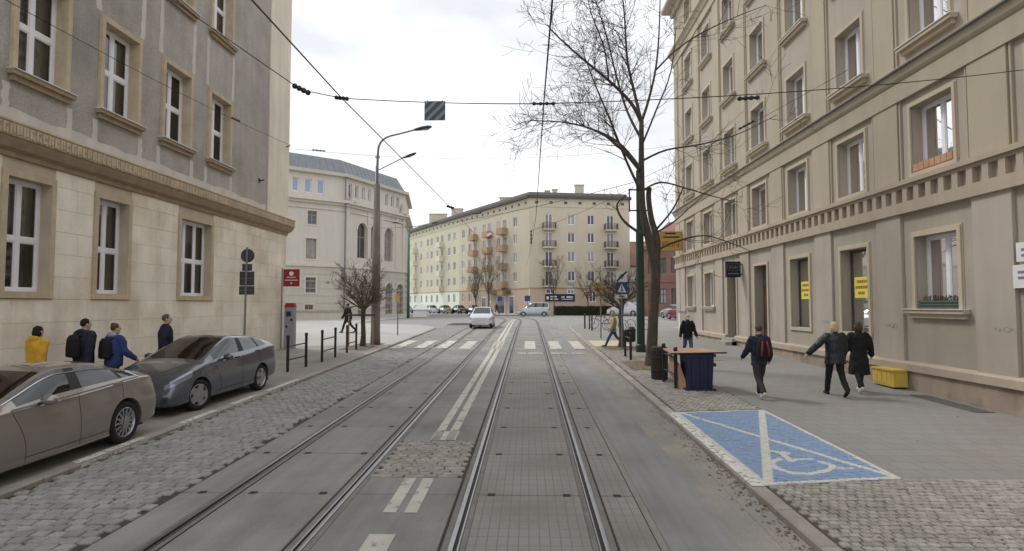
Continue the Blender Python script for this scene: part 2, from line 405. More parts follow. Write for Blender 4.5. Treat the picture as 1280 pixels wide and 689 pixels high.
# setts
def sett_mesh(w, d, h, m, k):
    out = []
    for i in range(k):
        mb = MB(); a, b = w / 2, d / 2
        def j(q, s_): return (q[0] + rnd.uniform(-s_, s_), q[1] + rnd.uniform(-s_, s_), q[2])
        base = [(-a, -b, -.03), (a, -b, -.03), (a, b, -.03), (-a, b, -.03)]
        sh = [j((x * .96, y * .96, h * .62), w * .03) for x, y, _ in base]
        t = [j((x * .80, y * .80, h), w * .05) for x, y, _ in base]
        n = 0
        mb.v = [Vector(p) for p in base + sh + t + [(0, 0, h + w * .02)]]
        for r_ in (0, 4):
            for q in range(4): mb.f.append((r_ + q, r_ + (q + 1) % 4, r_ + 4 + (q + 1) % 4, r_ + 4 + q))
        for q in range(4): mb.f.append((8 + q, 8 + (q + 1) % 4, 12))
        me = mb.mesh('sett'); me.materials.append(MATS[m]); out.append(me)
    return out
def vary_random(m):   # joined setts: brightness by mesh island
    nt = m.node_tree; oi = [n for n in nt.nodes if n.type == 'OBJECT_INFO'][0]; ge = nt.nodes.new('ShaderNodeNewGeometry')
    for l in list(nt.links):
        if l.from_node == oi: nt.links.new(ge.outputs['Random Per Island'], l.to_socket)
    return m
def lay_setts(spots, meshes, base_h, parent, nsingle, stuff_name, singles_first=True, mat2=None):
    spots = sorted(spots, key=lambda p: p[1])
    for x, y, a in spots[:nsingle]:
        link('sett', rnd.choice(meshes), parent, (x, y, gz(y) + base_h + rnd.uniform(-.003, .003)), rot=(TILT, 0, a))
    mb = MB()
    for x, y, a in spots[nsingle:]:
        me = rnd.choice(meshes); n = len(mb.v); z = gz(y) + base_h + rnd.uniform(-.004, .004); c, s_ = math.cos(a), math.sin(a)
        for v in me.vertices:
            dx, dy = v.co.x * c - v.co.y * s_, v.co.x * s_ + v.co.y * c
            mb.v.append(Vector((x + dx, y + dy, z + v.co.z + dy * .02)))
        for p in me.polygons: mb.f.append(tuple(n + i for i in p.vertices))
    if mb.v:
        o = mb.build(stuff_name, mat2 or meshes[0].materials[0], parent); tag(o, kind='stuff'); return o
sp2 = mat('sett_purple_joined', S(134, 132, 129, KG), .8, .12, 4, .12, 60, .4, 45, rand=.12, stain=S(120, 116, 112, KG), stain_scale=1.7, stain_amt=.5)
vary_random(sp2)
sg2 = mat('sett_grey_joined', S(136, 131, 122, KG), .85, .18, 6, .12, 80, .35, 60, rand=.16); vary_random(sg2)
bedL = sheet('sett_lane', KL, -4.32, -20, 50, .006, 'joint')
ms = sett_mesh(.164, .146, .034, 'sett_purple', 8)
sp = []; r = 0; y = 4.2
while y < 45:
    x = KL + .11 + (.085 if r % 2 else 0) + rnd.uniform(-.03, .03)
    while x < -4.385:
        sp.append((x + rnd.uniform(-.012, .012), y + rnd.uniform(-.014, .014) + .03 * math.sin(x * 2.2 + y * .8), rnd.uniform(-.10, .10))); x += .176
    y += .158; r += 1
vis = [p for p in sp if p[1] > 5.6]; hid = [p for p in sp if p[1] <= 5.6]
lay_setts(vis, ms, 0, bedL, 300, 'setts', mat2=sp2); lay_setts(hid, ms, 0, bedL, 0, 'setts', mat2=sp2)
# the patch of small setts between the tracks
pm = sett_mesh(.15, .115, .034, 'sett_grey', 5); sp = []
y = PATCH[0] + .07; r = 0
while y < PATCH[1] - .04:
    x = -2.06 + (.06 if r % 2 else 0)
    while x < -.9:
        sp.append((x + rnd.uniform(-.015, .015), y + rnd.uniform(-.012, .012), rnd.uniform(-.2, .2))); x += .148
    y += .122; r += 1
lay_setts(sp, pm, 0, bed, 300, 'setts')

# right pavement: walkway slabs, setts near the kerb
m = mat('walkway', S(123, 121, 117, KG), .9, .07, .5, .07, 50, .2, 80, stain=S(112, 106, 98, KG), stain_scale=.5, stain_amt=.7)
nt = m.node_tree; ge = nt.nodes.new('ShaderNodeNewGeometry'); br = nt.nodes.new('ShaderNodeTexBrick')
br.inputs['Scale'].default_value = 1.0; br.inputs['Brick Width'].default_value = .35; br.inputs['Row Height'].default_value = .35
br.inputs['Mortar Size'].default_value = .008; br.inputs['Mortar Smooth'].default_value = .3
br.inputs['Color1'].default_value = (.96, .96, .96, 1); br.inputs['Color2'].default_value = (1.03, 1.03, 1.03, 1); br.inputs['Mortar'].default_value = (.72, .70, .68, 1)
nt.links.new(ge.outputs['Position'], br.inputs['Vector'])
vm = [n for n in nt.nodes if n.type == 'VECT_MATH'][0]; mm = nt.nodes.new('ShaderNodeVectorMath'); mm.operation = 'MULTIPLY'
nt.links.new(vm.outputs[0], mm.inputs[0]); nt.links.new(br.outputs['Color'], mm.inputs[1]); nt.links.new(mm.outputs[0], nt.nodes['Principled BSDF'].inputs['Base Color'])
pavR = bpy.data.objects['pavement_right']; pavR.data.materials[0] = MATS['walkway']
m = MATS['plaza']
BAY = (2.95, 4.82, 7.64, 12.20); SK = .17       # the bay is a little askew to the kerb
far_edge = lambda x: SK * (min(x, BAY[1]) - BAY[0])
sheet('setts_bed', 2.94, 9.3, -4, BAY[2] + .3, HR + .004, 'sand_joint', parent=pavR)
sheet('setts_bed', 2.94, BAY[1], BAY[2] + .3, 26.0, HR + .004, 'sand_joint', parent=pavR)
gs = sett_mesh(.092, .092, .026, 'sett_grey', 8)
def field(x0, x1, y0, y1, p=.104):
    sp = []; y = y0 + p / 2; r = 0
    while y < y1 - p / 2:
        x = x0 + p / 2 + (p / 2 if r % 2 else 0)
        while x < x1 - p * .4:
            sp.append((x + rnd.uniform(-.008, .008), y + rnd.uniform(-.008, .008), rnd.uniform(-.12, .12))); x += p
        y += p; r += 1
    return sp
near = [q for q in field(2.96, 9.28, 2.5, BAY[2] + .4) if q[1] < BAY[2] + far_edge(q[0]) - .03]; v1 = [p for p in near if p[1] > 5.55 and p[0] < 661 and p[0] < .86 * p[1] + .2]; s1 = set(v1)
lay_setts(v1, gs, HR, pavR, 300, 'setts', mat2=sg2)
lay_setts([p for p in near if p not in s1] + [q for q in field(2.96, BAY[1], BAY[3], 25.9) if q[1] > BAY[3] + far_edge(q[0]) + .03], gs, HR, pavR, 0, 'setts', mat2=sg2)

# disabled parking bay: painted setts
m = bpy.data.materials.new('bay_paint'); m.use_nodes = True; MATS['bay_paint'] = m
nt = m.node_tree; N = nt.nodes; L = nt.links; b = N['Principled BSDF']; b.inputs['Roughness'].default_value = .8
g = N.new('ShaderNodeNewGeometry'); sx = N.new('ShaderNodeSeparateXYZ'); L.new(g.outputs['Position'], sx.inputs[0])
def mth(op, a, b_=None, c=None):
    n = N.new('ShaderNodeMath'); n.operation = op
    for i, q in enumerate((a, b_, c)):
        if q is None: continue
        if isinstance(q, (int, float)): n.inputs[i].default_value = q
        else: L.new(q, n.inputs[i])
    return n.outputs[0]
PX = sx.outputs['X']; PY = mth('SUBTRACT', sx.outputs['Y'], mth('MULTIPLY', mth('SUBTRACT', PX, BAY[0]), SK))
def seg(x0, y0, x1, y1, w):
    dx, dy = x1 - x0, y1 - y0; l2 = dx * dx + dy * dy
    ax = mth('SUBTRACT', PX, x0); ay = mth('SUBTRACT', PY, y0)
    t = mth('DIVIDE', mth('ADD', mth('MULTIPLY', ax, dx), mth('MULTIPLY', ay, dy)), l2)
    t = mth('MINIMUM', mth('MAXIMUM', t, 0), 1)
    ex = mth('SUBTRACT', ax, mth('MULTIPLY', t, dx)); ey = mth('SUBTRACT', ay, mth('MULTIPLY', t, dy))
    d = mth('SQRT', mth('ADD', mth('MULTIPLY', ex, ex), mth('MULTIPLY', ey, ey)))
    return mth('SUBTRACT', d, w / 2)
bx0, bx1, by0, by1 = BAY
ds = [seg(bx0, by0 + .04, bx1, by0 + .04, .08), seg(bx0, by1 - .04, bx1, by1 - .04, .08), seg(bx1 - .04, by0, bx1 - .04, by1, .09), seg(bx0 + .01, by0, bx0 + .01, by1, .08),
      seg(bx0 + .08, by0 + .1, bx1 - .08, by1 - .1, .13), seg(bx0 + .08, by1 - .1, bx1 - .08, by0 + .1, .085)]
# wheelchair figure, lying on its side as seen from the carriageway
sk_ = lambda x, y: (x, y - SK * (x - bx0))
def sg2_(a, b_, w): return seg(*sk_(*a), *sk_(*b_), w)
ds += [sg2_((3.68, 9.26), (3.85, 9.12), .11), sg2_((3.77, 9.16), (3.74, 8.71), .09), sg2_((3.75, 8.77), (4.08, 8.84), .08), sg2_((4.22, 8.39), (4.40, 8.38), .06)]
ring = [sk_(*q) for q in ((3.61, 8.80), (3.46, 8.70), (3.38, 8.53), (3.38, 8.33), (3.50, 8.16), (3.69, 8.11), (3.95, 8.23), (4.14, 8.38), (4.21, 8.52), (4.14, 8.70))]
ds += [seg(*ring[i], *ring[i + 1], .095) for i in range(len(ring) - 1)]
d = ds[0]
for q in ds[1:]: d = mth('MINIMUM', d, q)
n1 = N.new('ShaderNodeTexNoise'); n1.inputs['Scale'].default_value = 14; n1.inputs['Detail'].default_value = 6; L.new(g.outputs['Position'], n1.inputs['Vector'])
dd = mth('ADD', d, mth('MULTIPLY', mth('SUBTRACT', n1.outputs['Fac'], .5), .02))
fac = N.new('ShaderNodeMapRange'); fac.inputs['From Min'].default_value = -.012; fac.inputs['From Max'].default_value = .012
fac.inputs['To Min'].default_value = 1; fac.inputs['To Max'].default_value = 0; L.new(dd, fac.inputs['Value'])
n2 = N.new('ShaderNodeTexNoise'); n2.inputs['Scale'].default_value = 5; n2.inputs['Detail'].default_value = 8; n2.inputs['Roughness'].default_value = .7; L.new(g.outputs['Position'], n2.inputs['Vector'])
blue = N.new('ShaderNodeMix'); blue.data_type = 'RGBA'; blue.inputs['A'].default_value = S(116, 146, 184, 1.0); blue.inputs['B'].default_value = S(134, 152, 176, 1.0)
L.new(n2.outputs['Fac'], blue.inputs['Factor'])
c1 = N.new('ShaderNodeMix'); c1.data_type = 'RGBA'; c1.inputs['B'].default_value = S(206, 203, 192, .92)
L.new(fac.outputs['Result'], c1.inputs['Factor']); L.new(blue.outputs['Result'], c1.inputs['A'])
wr = N.new('ShaderNodeMapRange'); wr.inputs['From Min'].default_value = .60; wr.inputs['From Max'].default_value = .70; wr.inputs['To Max'].default_value = .75; L.new(n2.outputs['Fac'], wr.inputs['Value'])
c2 = N.new('ShaderNodeMix'); c2.data_type = 'RGBA'; c2.inputs['B'].default_value = S(132, 127, 118, KG); L.new(wr.outputs['Result'], c2.inputs['Factor']); L.new(c1.outputs['Result'], c2.inputs['A'])
isl = N.new('ShaderNodeMapRange'); isl.inputs['To Min'].default_value = .94; isl.inputs['To Max'].default_value = 1.06; L.new(g.outputs['Random Per Island'], isl.inputs['Value'])
vv = N.new('ShaderNodeVectorMath'); vv.operation = 'SCALE'; L.new(c2.outputs['Result'], vv.inputs[0]); L.new(isl.outputs['Result'], vv.inputs['Scale'])
L.new(vv.outputs[0], b.inputs['Base Color'])
mb = MB(); cs = [(bx0 - .02, by0), (bx1, by0 + far_edge(bx1)), (bx1, by1 + far_edge(bx1)), (bx0 - .02, by1)]; mb.poly([(x, y, gz(y) + HR + .010) for x, y in cs])
baybed = tag(mb.build('parking_bay', 'bay_paint'), kind='structure')
o = lay_setts([(x, y + far_edge(x), a) for x, y, a in field(bx0 - .03, bx1, by0, by1)], sett_mesh(.099, .099, .019, 'sett_grey', 6), HR, baybed, 0, 'painted_setts', mat2=m)

# kerbs: stone by stone
def kerb_stones(name, face_x, sgn, y0, y1, h, xfun=None):
    root = sheet(name, min(face_x, face_x + sgn * .18), max(face_x, face_x + sgn * .18), y0, y1, .003, 'joint')
    y = y0
    while y < y1 - .3:
        ln = min(rnd.uniform(.92, 1.02), y1 - y); yc = y + ln / 2; a = face_x; b_ = face_x + sgn * .175
        x0, x1 = min(a, b_), max(a, b_); bv = .018; mb = MB(); q = ln / 2 - .006
        fx = (x0 if sgn > 0 else x1)
        def bev(x): return x + (bv if x == x0 else -bv)
        mb.rings([[(x0, -q, -.05), (x1, -q, -.05), (x1, q, -.05), (x0, q, -.05)], [(x0, -q, h - bv), (x1, -q, h - bv), (x1, q, h - bv), (x0, q, h - bv)],
                  [(bev(x0) if sgn > 0 else x0, -q + .004, h), (x1 if sgn > 0 else bev(x1), -q + .004, h), (x1 if sgn > 0 else bev(x1), q - .004, h), (bev(x0) if sgn > 0 else x0, q - .004, h)]])
        me = mb.mesh('kerb_stone'); me.materials.append(MATS['kerb'])
        link('kerb_stone', me, root, (rnd.uniform(-.006, .006), yc, gz(yc) + rnd.uniform(-.004, .004)), rot=(TILT, 0, 0))
        y += ln
    return root
kl = kerb_stones('kerb_left', KL, -1, 2, 40, HL + .012); kr = kerb_stones('kerb_right', KRX, 1, 2, 42, HR + .012)
def kerb_arc(parent, cx_, cy_, rad, a0, a1, h):
    k = 10
    for i in range(k):
        t0, t1 = a0 + (a1 - a0) * i / k, a0 + (a1 - a0) * (i + .985) / k
        pts = [(cx_ + rr * math.cos(t), cy_ + rr * math.sin(t)) for rr, t in ((rad, t0), (rad, t1), (rad + (.17 if rad > 0 else 0), t1), (rad + .17, t0))]
        mb = MB(); mb.hexa([(x, y, gz(y) - .03) for x, y in pts] + [(x, y, gz(y) + h) for x, y in pts]); mb.build('kerb_stone', 'kerb', parent)
kerb_arc(kr, KRX + 6.18, 42, 6.0, math.pi, math.pi / 2, HR + .012)
kerb_arc(kl, KL - 8.18, 40, 8.0, 0, math.pi / 2, HL + .012)
# white paint on the left kerb and along the bay
for i, (a, b_) in enumerate([(5.9, 6.9), (8.4, 9.9), (11.0, 12.2), (12.9, 14.0), (14.6, 16.6)]):
    o = sheet('kerb_paint_mark', KL - .165, KL - .012, a, b_, HL + .0175, 'kerb_paint'); mb = MB()
    mb.quad((KL + .008, a, gz(a) + .02), (KL + .008, b_, gz(b_) + .02), (KL + .008, b_, gz(b_) + HL - .01), (KL + .008, a, gz(a) + HL - .01)); mb.build('kerb_face_paint', 'kerb_paint', o)
o = sheet('kerb_paint_mark', KRX + .015, KRX + .172, BAY[2] - .05, BAY[3], HR + .0175, 'kerb_paint')
sheet('gutter_dirt', KRX - .28, KRX - .01, 3, 30, .016, 'asphalt_dusty')

# road markings
def mark(x0, x1, y0, y1, m='road_paint', h=.0355):
    return sheet('road_marking', x0, x1, y0, y1, h, m)
for xa in (-1.645, -1.405):
    mark(xa, xa + .148, 6.77, 8.02); mark(xa, xa + .148, 10.06, 44.0); mark(xa, xa + .148, 44, 62)
mark(-1.63, -1.36, 2.6, 6.17)
mark(-1.66, -1.23, 10.06, 10.7); mark(-1.70, -1.2, 26.4, 30.4)
for xa in (-6.15, -5.12, -4.12):
    mark(xa, xa + .48, 26.3, 30.5, 'road_paint_worn', .052)
mark(-3.10, -2.6, 26.3, 30.5)
for xa in (-.20, .96, 2.0):
    mark(xa, xa + .5, 26.3, 30.5, h=.0355)
for xa, xb in ((-.45, -.12), (-.02, .55), (.9, 1.55), (1.75, 2.3)): mark(xa, xb, 24.3, 24.62)
for xa in (-3.4, -2.7, -2.0, -1.3): mark(xa, xa + .45, 31.6, 31.85, 'road_paint_worn')
for k in range(6): mark(3.5 + k * 1.1, 4.2 + k * 1.1, 60 + k * .6, 60.35 + k * .6, h=.03)
sheet('tactile_paving', 2.96, 4.7, 27.0, 30.2, HR + .006, 'tactile')
for x0, x1, y0, y1 in ((3.2, 4.75, 18.6, 21.0), (3.3, 4.8, 25.0, 26.9)):
    sheet('tree_pit', x0, x1, y0, y1, HR + .030, 'soil')
for x0, x1, y0, y1 in ((-8.1, -6.9, 25.2, 28.6),):
    sheet('tree_pit', x0, x1, y0, y1, HL + .012, 'soil')

# cellar grating let into the pavement beside the tenement
gr = thing('cellar_grating', (9.1, 13.3, gz(13.3) + HR), 'dark iron cellar grating in the pavement at the foot of the tenement', 'grating')
o = sheet('pit', 8.92, 9.36, 12.3, 14.4, HR + .004, 'hole', parent=gr)
o.location = (-9.1, -13.3, -(gz(13.3) + HR)); 
for i in range(30):
    y = 12.33 + i * .07; mb = MB(); mb.box(8.93, 9.35, y, y + .03, gz(y) + HR + .004, gz(y) + HR + .016); mb.build('grate_bar', 'seal', gr)
mb = MB(); mb.box(8.80, 8.84, 12.28, 14.42, gz(12.28) + HR - .02, gz(12.28) + HR + .05) if False else None

# fallen leaves and grit in the gutter and round the tree pits
mat('leaf_litter', S(120, 98, 70, .9), .9, .3, 20, rand=.35); vary_random(MATS['leaf_litter'])
mb = MB()
def flake(x, y, h):
    a = rnd.uniform(0, 6.28); l = rnd.uniform(.012, .032); w = l * rnd.uniform(.4, .8); c, s_ = math.cos(a), math.sin(a); z = gz(y) + h
    mb.quad((x + l * c, y + l * s_, z + rnd.uniform(.003, .012)), (x - w * s_, y + w * c, z + rnd.uniform(.002, .008)), (x - l * c, y - l * s_, z + rnd.uniform(.003, .014)), (x + w * s_, y - w * c, z + rnd.uniform(.002, .008)))
for i in range(900):
    flake(KRX - abs(rnd.gauss(0, .13)) - .01, 4 + 30 * rnd.random() ** 1.4, .017)
for i in range(500):
    flake(KL + abs(rnd.gauss(0, .1)) + .01, 5 + 25 * rnd.random() ** 1.4, .045)
for x0, x1, y0, y1 in ((3.1, 4.8, 18.4, 21.1), (3.1, 4.8, 24.8, 27)):
    for i in range(500): flake(rnd.uniform(x0, x1), rnd.uniform(y0, y1), HR + .034)
for i in range(350): flake(rnd.uniform(3.2, 9.2), 6 + 24 * rnd.random(), HR + .028)
tag(mb.build('leaf_litter', 'leaf_litter'), kind='stuff')

# ---------------------------------------------------------------- building helpers
def wall(P, u0, u1, v0, v1, w, openings=(), rev=0):
    mb = MB()
    us = sorted({u0, u1, *[q for o in openings for q in o[:2] if u0 < q < u1]})
    vs = sorted({v0, v1, *[q for o in openings for q in o[2:4] if v0 < q < v1]})
    for a, b in zip(us[:-1], us[1:]):
        for c, d in zip(vs[:-1], vs[1:]):
            mu, mv = (a + b) / 2, (c + d) / 2
            if any(o[0] < mu < o[1] and o[2] < mv < o[3] for o in openings): continue
            mb.quad(P(a, c, w), P(b, c, w), P(b, d, w), P(a, d, w))
    if rev:
        for a, b, c, d in [o[:4] for o in openings]:
            i = w - rev
            mb.quad(P(a, c, w), P(a, d, w), P(a, d, i), P(a, c, i)); mb.quad(P(b, c, w), P(b, d, w), P(b, d, i), P(b, c, i))
            mb.quad(P(a, d, w), P(b, d, w), P(b, d, i), P(a, d, i)); mb.quad(P(a, c, w), P(b, c, w), P(b, c, i), P(a, c, i))
    return mb
def frame_ring(mb, P, u0, u1, v0, v1, t, w0, w1, bottom=True):
    mb.box(u0, u0 + t, v0, v1, w0, w1, P=P); mb.box(u1 - t, u1, v0, v1, w0, w1, P=P)
    mb.box(u0 + t, u1 - t, v1 - t, v1, w0, w1, P=P)
    if bottom: mb.box(u0 + t, u1 - t, v0, v0 + t, w0, w1, P=P)
def window(bld, P, u0, u1, v0, v1, dep, cols=2, trans=None, fm='white_frame', gm='glass', fw=.06, surround=None, sill=None, curtain=0, name='window', ajar=False, label=None):
    """frame at depth dep behind w=0; panes, surround, sill and curtain are its children"""
    mb = MB(); w0, w1 = -dep, -dep + .06
    frame_ring(mb, P, u0, u1, v0, v1, fw, w0, w1)
    cuts = [u0 + fw] + [u0 + (u1 - u0) * i / cols for i in range(1, cols)] + [u1 - fw]
    for c in cuts[1:-1]: mb.box(c - fw * .75, c + fw * .75, v0 + fw, v1 - fw, w0, w1, P=P)
    vb = [v0 + fw, v1 - fw]
    if trans:
        tv = v0 + (v1 - v0) * trans; vb = [v0 + fw, tv, v1 - fw]
        for i in range(cols):
            a = cuts[i] + (fw * .75 if i else 0); b = cuts[i + 1] - (fw * .75 if i < cols - 1 else 0)
            mb.box(a, b, tv - fw * .7, tv + fw * .7, w0, w1, P=P)
    o = mb.build(name, fm, bld)
    if label: o['label'] = label
    for i in range(cols):
        for k in range(len(vb) - 1):
            a = cuts[i] + (fw * .75 if i else 0); b = cuts[i + 1] - (fw * .75 if i < cols - 1 else 0)
            c = vb[k] + (fw * .7 if k else 0); d = vb[k + 1] - (fw * .7 if k < len(vb) - 2 else 0)
            sb = MB(); frame_ring(sb, P, a, b, c, d, .028, w0 + .012, w1 - .014); sb.build('sash', fm, o)
            pb = MB(); ww = w0 + .03; pb.quad(P(a + .02, c + .02, ww), P(b - .02, c + .02, ww), P(b - .02, d - .02, ww), P(a + .02, d - .02, ww)); pb.build('pane', gm, o)
    if surround:
        t, w, m = surround[:3]; sb = MB(); a, b, c, d = surround[3] if len(surround) > 3 else (u0, u1, v0, v1)
        frame_ring(sb, P, a - t, b + t, c - (t if not sill else 0), d + t, t, surround[4] if len(surround) > 4 else 0.0, w, bottom=not sill)
        sb.box(a - t - .03, a - t, c, d + t + .03, surround[4] if len(surround) > 4 else 0.0, w - .03, P=P)
        sb.box(b + t, b + t + .03, c, d + t + .03, surround[4] if len(surround) > 4 else 0.0, w - .03, P=P)
        sb.box(a - t, b + t, d + t, d + t + .03, surround[4] if len(surround) > 4 else 0.0, w - .03, P=P)
        sb.build('surround', m, o)
    if sill:
        a, b, top, h, pr, m, wb = sill; sb = MB()
        sb.box(a, b, top - h * .45, top, wb, pr, P=P); sb.box(a + .07, b - .07, top - h, top - h * .45, wb, pr * .6, P=P)
        s_ = sb.build('sill', m, o); tb = MB()
        tb.box(a - .01, b + .01, top, top + .022, wb, pr + .03, P=P); tb.build('sill_flashing', 'sheet_metal', o)
    if curtain:
        cb = MB(); n = 24; wc = -dep - .10; z0, z1 = (u0 + .05, u1 - .05)
        f = {1: (0, 1), 2: (0, .42), 3: (.58, 1), 4: (0, 1)}[curtain]
        a, b = z0 + (z1 - z0) * f[0], z0 + (z1 - z0) * f[1]; lo = v0 + .05 if curtain != 4 else v0 + (v1 - v0) * .45
        pts = [(a + (b - a) * i / n, wc + .03 * math.sin(i * 1.9)) for i in range(n + 1)]
        cb.rings([[P(u, lo, w_) for u, w_ in pts], [P(u, v1 - .05, w_) for u, w_ in pts]], closed=False)
        cb.build('curtain', 'curtain', o, smooth=True)
    return o

# ---------------------------------------------------------------- left building
FX = -10.85; LE = 26.3
PL = lambda u, v, w: (FX + w, u, v)
lb = thing('office_building', (FX, LE, gz(LE)), 'grey roughcast office building with pale stone ground floor and brown window surrounds', 'building')
gw = [(6.75, 8.15, 2), (9.3, 10.7, 2), (11.87, 13.27, 2), (14.5, 15.89, 2), (18.08, 20.13, 3)]
rows = [7.18, 11.64, 16.10]
cols_u = [20.38 - 2.55 * i for i in range(8)]
g_open = [(a + .13, b - .13, 2.78, 5.20) for a, b, _ in gw]
u_open = [(c - .66, c + .66, r + .26, r + 2.56) for c in cols_u for r in rows]
lw = wall(PL, -6, LE, -.3, 5.62, -.012, g_open, .34).build('ground_floor_wall', 'ashlar_joint', lb)
wall(PL, -6, LE, 5.62, 20.6, 0, u_open, .34).build('upper_wall', 'roughcast', lb)
# ashlar, stone by stone
v = .02; r = 0; H = .52
while v < 5.56:
    hh = min(H, 5.60 - v); u = -1.0 + (0 if r % 2 else .55)
    while u < LE:
        ln = rnd.uniform(.85, 1.45); b = min(u + ln, LE); 
        if LE - b < .3: b = LE
        segs = [(u, b)]
        for a_, b_, c_, d_ in g_open:
            a2, b2, c2, d2 = a_ - .13, b_ + .13, c_ - .13, d_ + .17
            if v + hh > c2 + .01 and v < d2 - .01:
                ns = []
                for s0, s1 in segs:
                    if s1 <= a2 or s0 >= b2: ns.append((s0, s1))
                    else:
                        if s0 < a2 - .06: ns.append((s0, a2))
                        if s1 > b2 + .06: ns.append((b2, s1))
                segs = ns
        for s0, s1 in segs:
            if s1 - s0 < .05: continue
            mb = MB(); j = .003; e = .005; p = rnd.uniform(-.001, .003); a0, a1, z0, z1 = s0 + j, s1 - j, v + j, v + hh - j
            mb.rings([[PL(a0, z0, -.014), PL(a1, z0, -.014), PL(a1, z1, -.014), PL(a0, z1, -.014)], [PL(a0, z0, p - e), PL(a1, z0, p - e), PL(a1, z1, p - e), PL(a0, z1, p - e)],
                      [PL(a0 + e, z0 + e, p), PL(a1 - e, z0 + e, p), PL(a1 - e, z1 - e, p), PL(a0 + e, z1 - e, p)]])
            mb.build('stone', 'ashlar', lw)
        u = b
    v += H; r += 1
for (a, b, n), op in zip(gw, g_open):
    window(lb, PL, op[0], op[1], op[2], op[3], .30, n, .47, fw=.075, surround=(.13, .035, 'brown_stone', op, -.012), curtain=rnd.choice([1, 4, 2, 3]))
    mb = MB(); mb.box(a - .02, b + .02, 2.64, 2.66, -.012, .05, P=PL); mb.build('window_ledge', 'brown_stone', lb)
for c in cols_u:
    for r_ in rows:
        op = (c - .66, c + .66, r_ + .26, r_ + 2.56)
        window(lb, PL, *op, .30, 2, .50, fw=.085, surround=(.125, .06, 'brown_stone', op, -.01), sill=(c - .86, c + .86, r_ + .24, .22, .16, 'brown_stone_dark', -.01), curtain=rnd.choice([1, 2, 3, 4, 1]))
        rb = MB(); e = .008
        for q in ((op[0] - e, op[0] + .004), (op[1] - .004, op[1] + e)): rb.box(q[0] + (e if q[0] < c else 0), q[1] + (.008 if q[0] < c else -.008) , op[2], op[3], -.24, .03, P=PL)
        rb.box(op[0] + .012, op[1] - .012, op[3] - .012, op[3] - .002, -.24, .03, P=PL)
        rb.build('reveal_lining', 'brown_stone', lb)
# lighter repair strips beside the windows and the plain band over the cornice
for c in cols_u:
    for s_ in (-.86, .86):
        for v0, v1 in ((6.46, 7.14), (9.95, 11.6), (14.4, 16.05)):
            mb = MB(); k = 8
            pts = [(c + s_ + rnd.uniform(-.02, .02), v0 + (v1 - v0) * i / k) for i in range(k + 1)]
            mb.rings([[PL(u - .09 + rnd.uniform(-.02, .02), vv, .004) for u, vv in pts], [PL(u + .09 + rnd.uniform(-.02, .02), vv, .004) for u, vv in pts]], closed=False)
            mb.build('repair_strip', 'patch_plaster', lb)
k = 60; mb = MB()
mb.rings([[PL(-6 + (24.1 + 6) * i / k, 6.28, .006) for i in range(k + 1)], [PL(-6 + (24.1 + 6) * i / k, 6.60 + rnd.uniform(-.05, .05), .006) for i in range(k + 1)]], closed=False)
mb.build('plain_band', 'patch_plaster', lb)
mb = MB(); mb.box(24.25, LE + .012, 6.25, 20.6, -.3, .05, P=PL); mb.build('corner_pilaster', 'cream_plaster', lb)
# cornice wrapping the corner, with its carved meander
def sweep(prof, m, name, bld, u0=-6, u1=LE, back=8.0, Xf=FX, sg=1):
    mb = MB()
    rs = [[(Xf + sg * w, u0, v) for w, v in prof], [(Xf + sg * w, u1 + w, v) for w, v in prof], [(Xf - sg * back, u1 + w, v) for w, v in prof]]
    mb.rings(rs, closed=False); return mb.build(name, m, bld)
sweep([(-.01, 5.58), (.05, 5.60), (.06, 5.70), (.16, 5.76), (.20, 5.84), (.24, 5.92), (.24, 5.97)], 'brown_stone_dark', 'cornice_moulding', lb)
cf = sweep([(.24, 5.97), (.27, 5.97), (.27, 6.25), (.30, 6.25), (.30, 6.29), (-.01, 6.34)], 'brown_stone', 'cornice', lb)
u = -2; i = 0
shapes = {0: [(0, .11, 0, .05), (0, .05, .05, .22), (.06, .11, .12, .22)], 1: [(0, .05, 0, .22), (.07, .12, .03, .22)], 2: [(0, .12, .17, .22), (0, .05, 0, .17), (.07, .12, 0, .10)]}
mms = []
for k_ in range(3):
    mb = MB()
    for a, b, c, d in shapes[k_]: mb.box(.02, .05, a, b, c, d)
    me = mb.mesh('meander_relief'); me.materials.append(MATS['brown_stone']); mms.append(me)
while u < LE + .2:
    link('meander_relief', mms[rnd.randrange(3)], cf, (.25, u - LE, 5.995 - gz(LE))); u += .165; i += 1
# top cornice, roof and the closed body behind, coloured dark to stand in for unlit rooms
sweep([(0, 20.5), (.1, 20.5), (.25, 20.7), (.5, 20.9), (.5, 21.1), (-.2, 21.3)], 'cream_plaster', 'eaves', lb)
mb = MB(); mb.box(FX - 14, FX - .9, -6, LE - .02, -.3, 21.2); mb.build('dark_core', 'dark_room', lb)
mb = MB(); mb.quad((FX, LE, -.3), (FX - 14, LE, -.3), (FX - 14, LE, 20.6), (FX, LE, 20.6)); mb.build('end_wall', 'cream_plaster', lb)
# small iron hooks for the overhead wires
for u, v_ in ((23.5, 7.5), (26.0, 9.55)):
    mb = MB(); mb.tube([PL(u, v_, .0), PL(u, v_, .16), PL(u, v_ + .05, .20)], .025, 6); mb.box(u - .07, u + .07, v_ - .07, v_ + .07, .0, .03, P=PL); mb.build('wire_anchor', 'black_metal', lb)

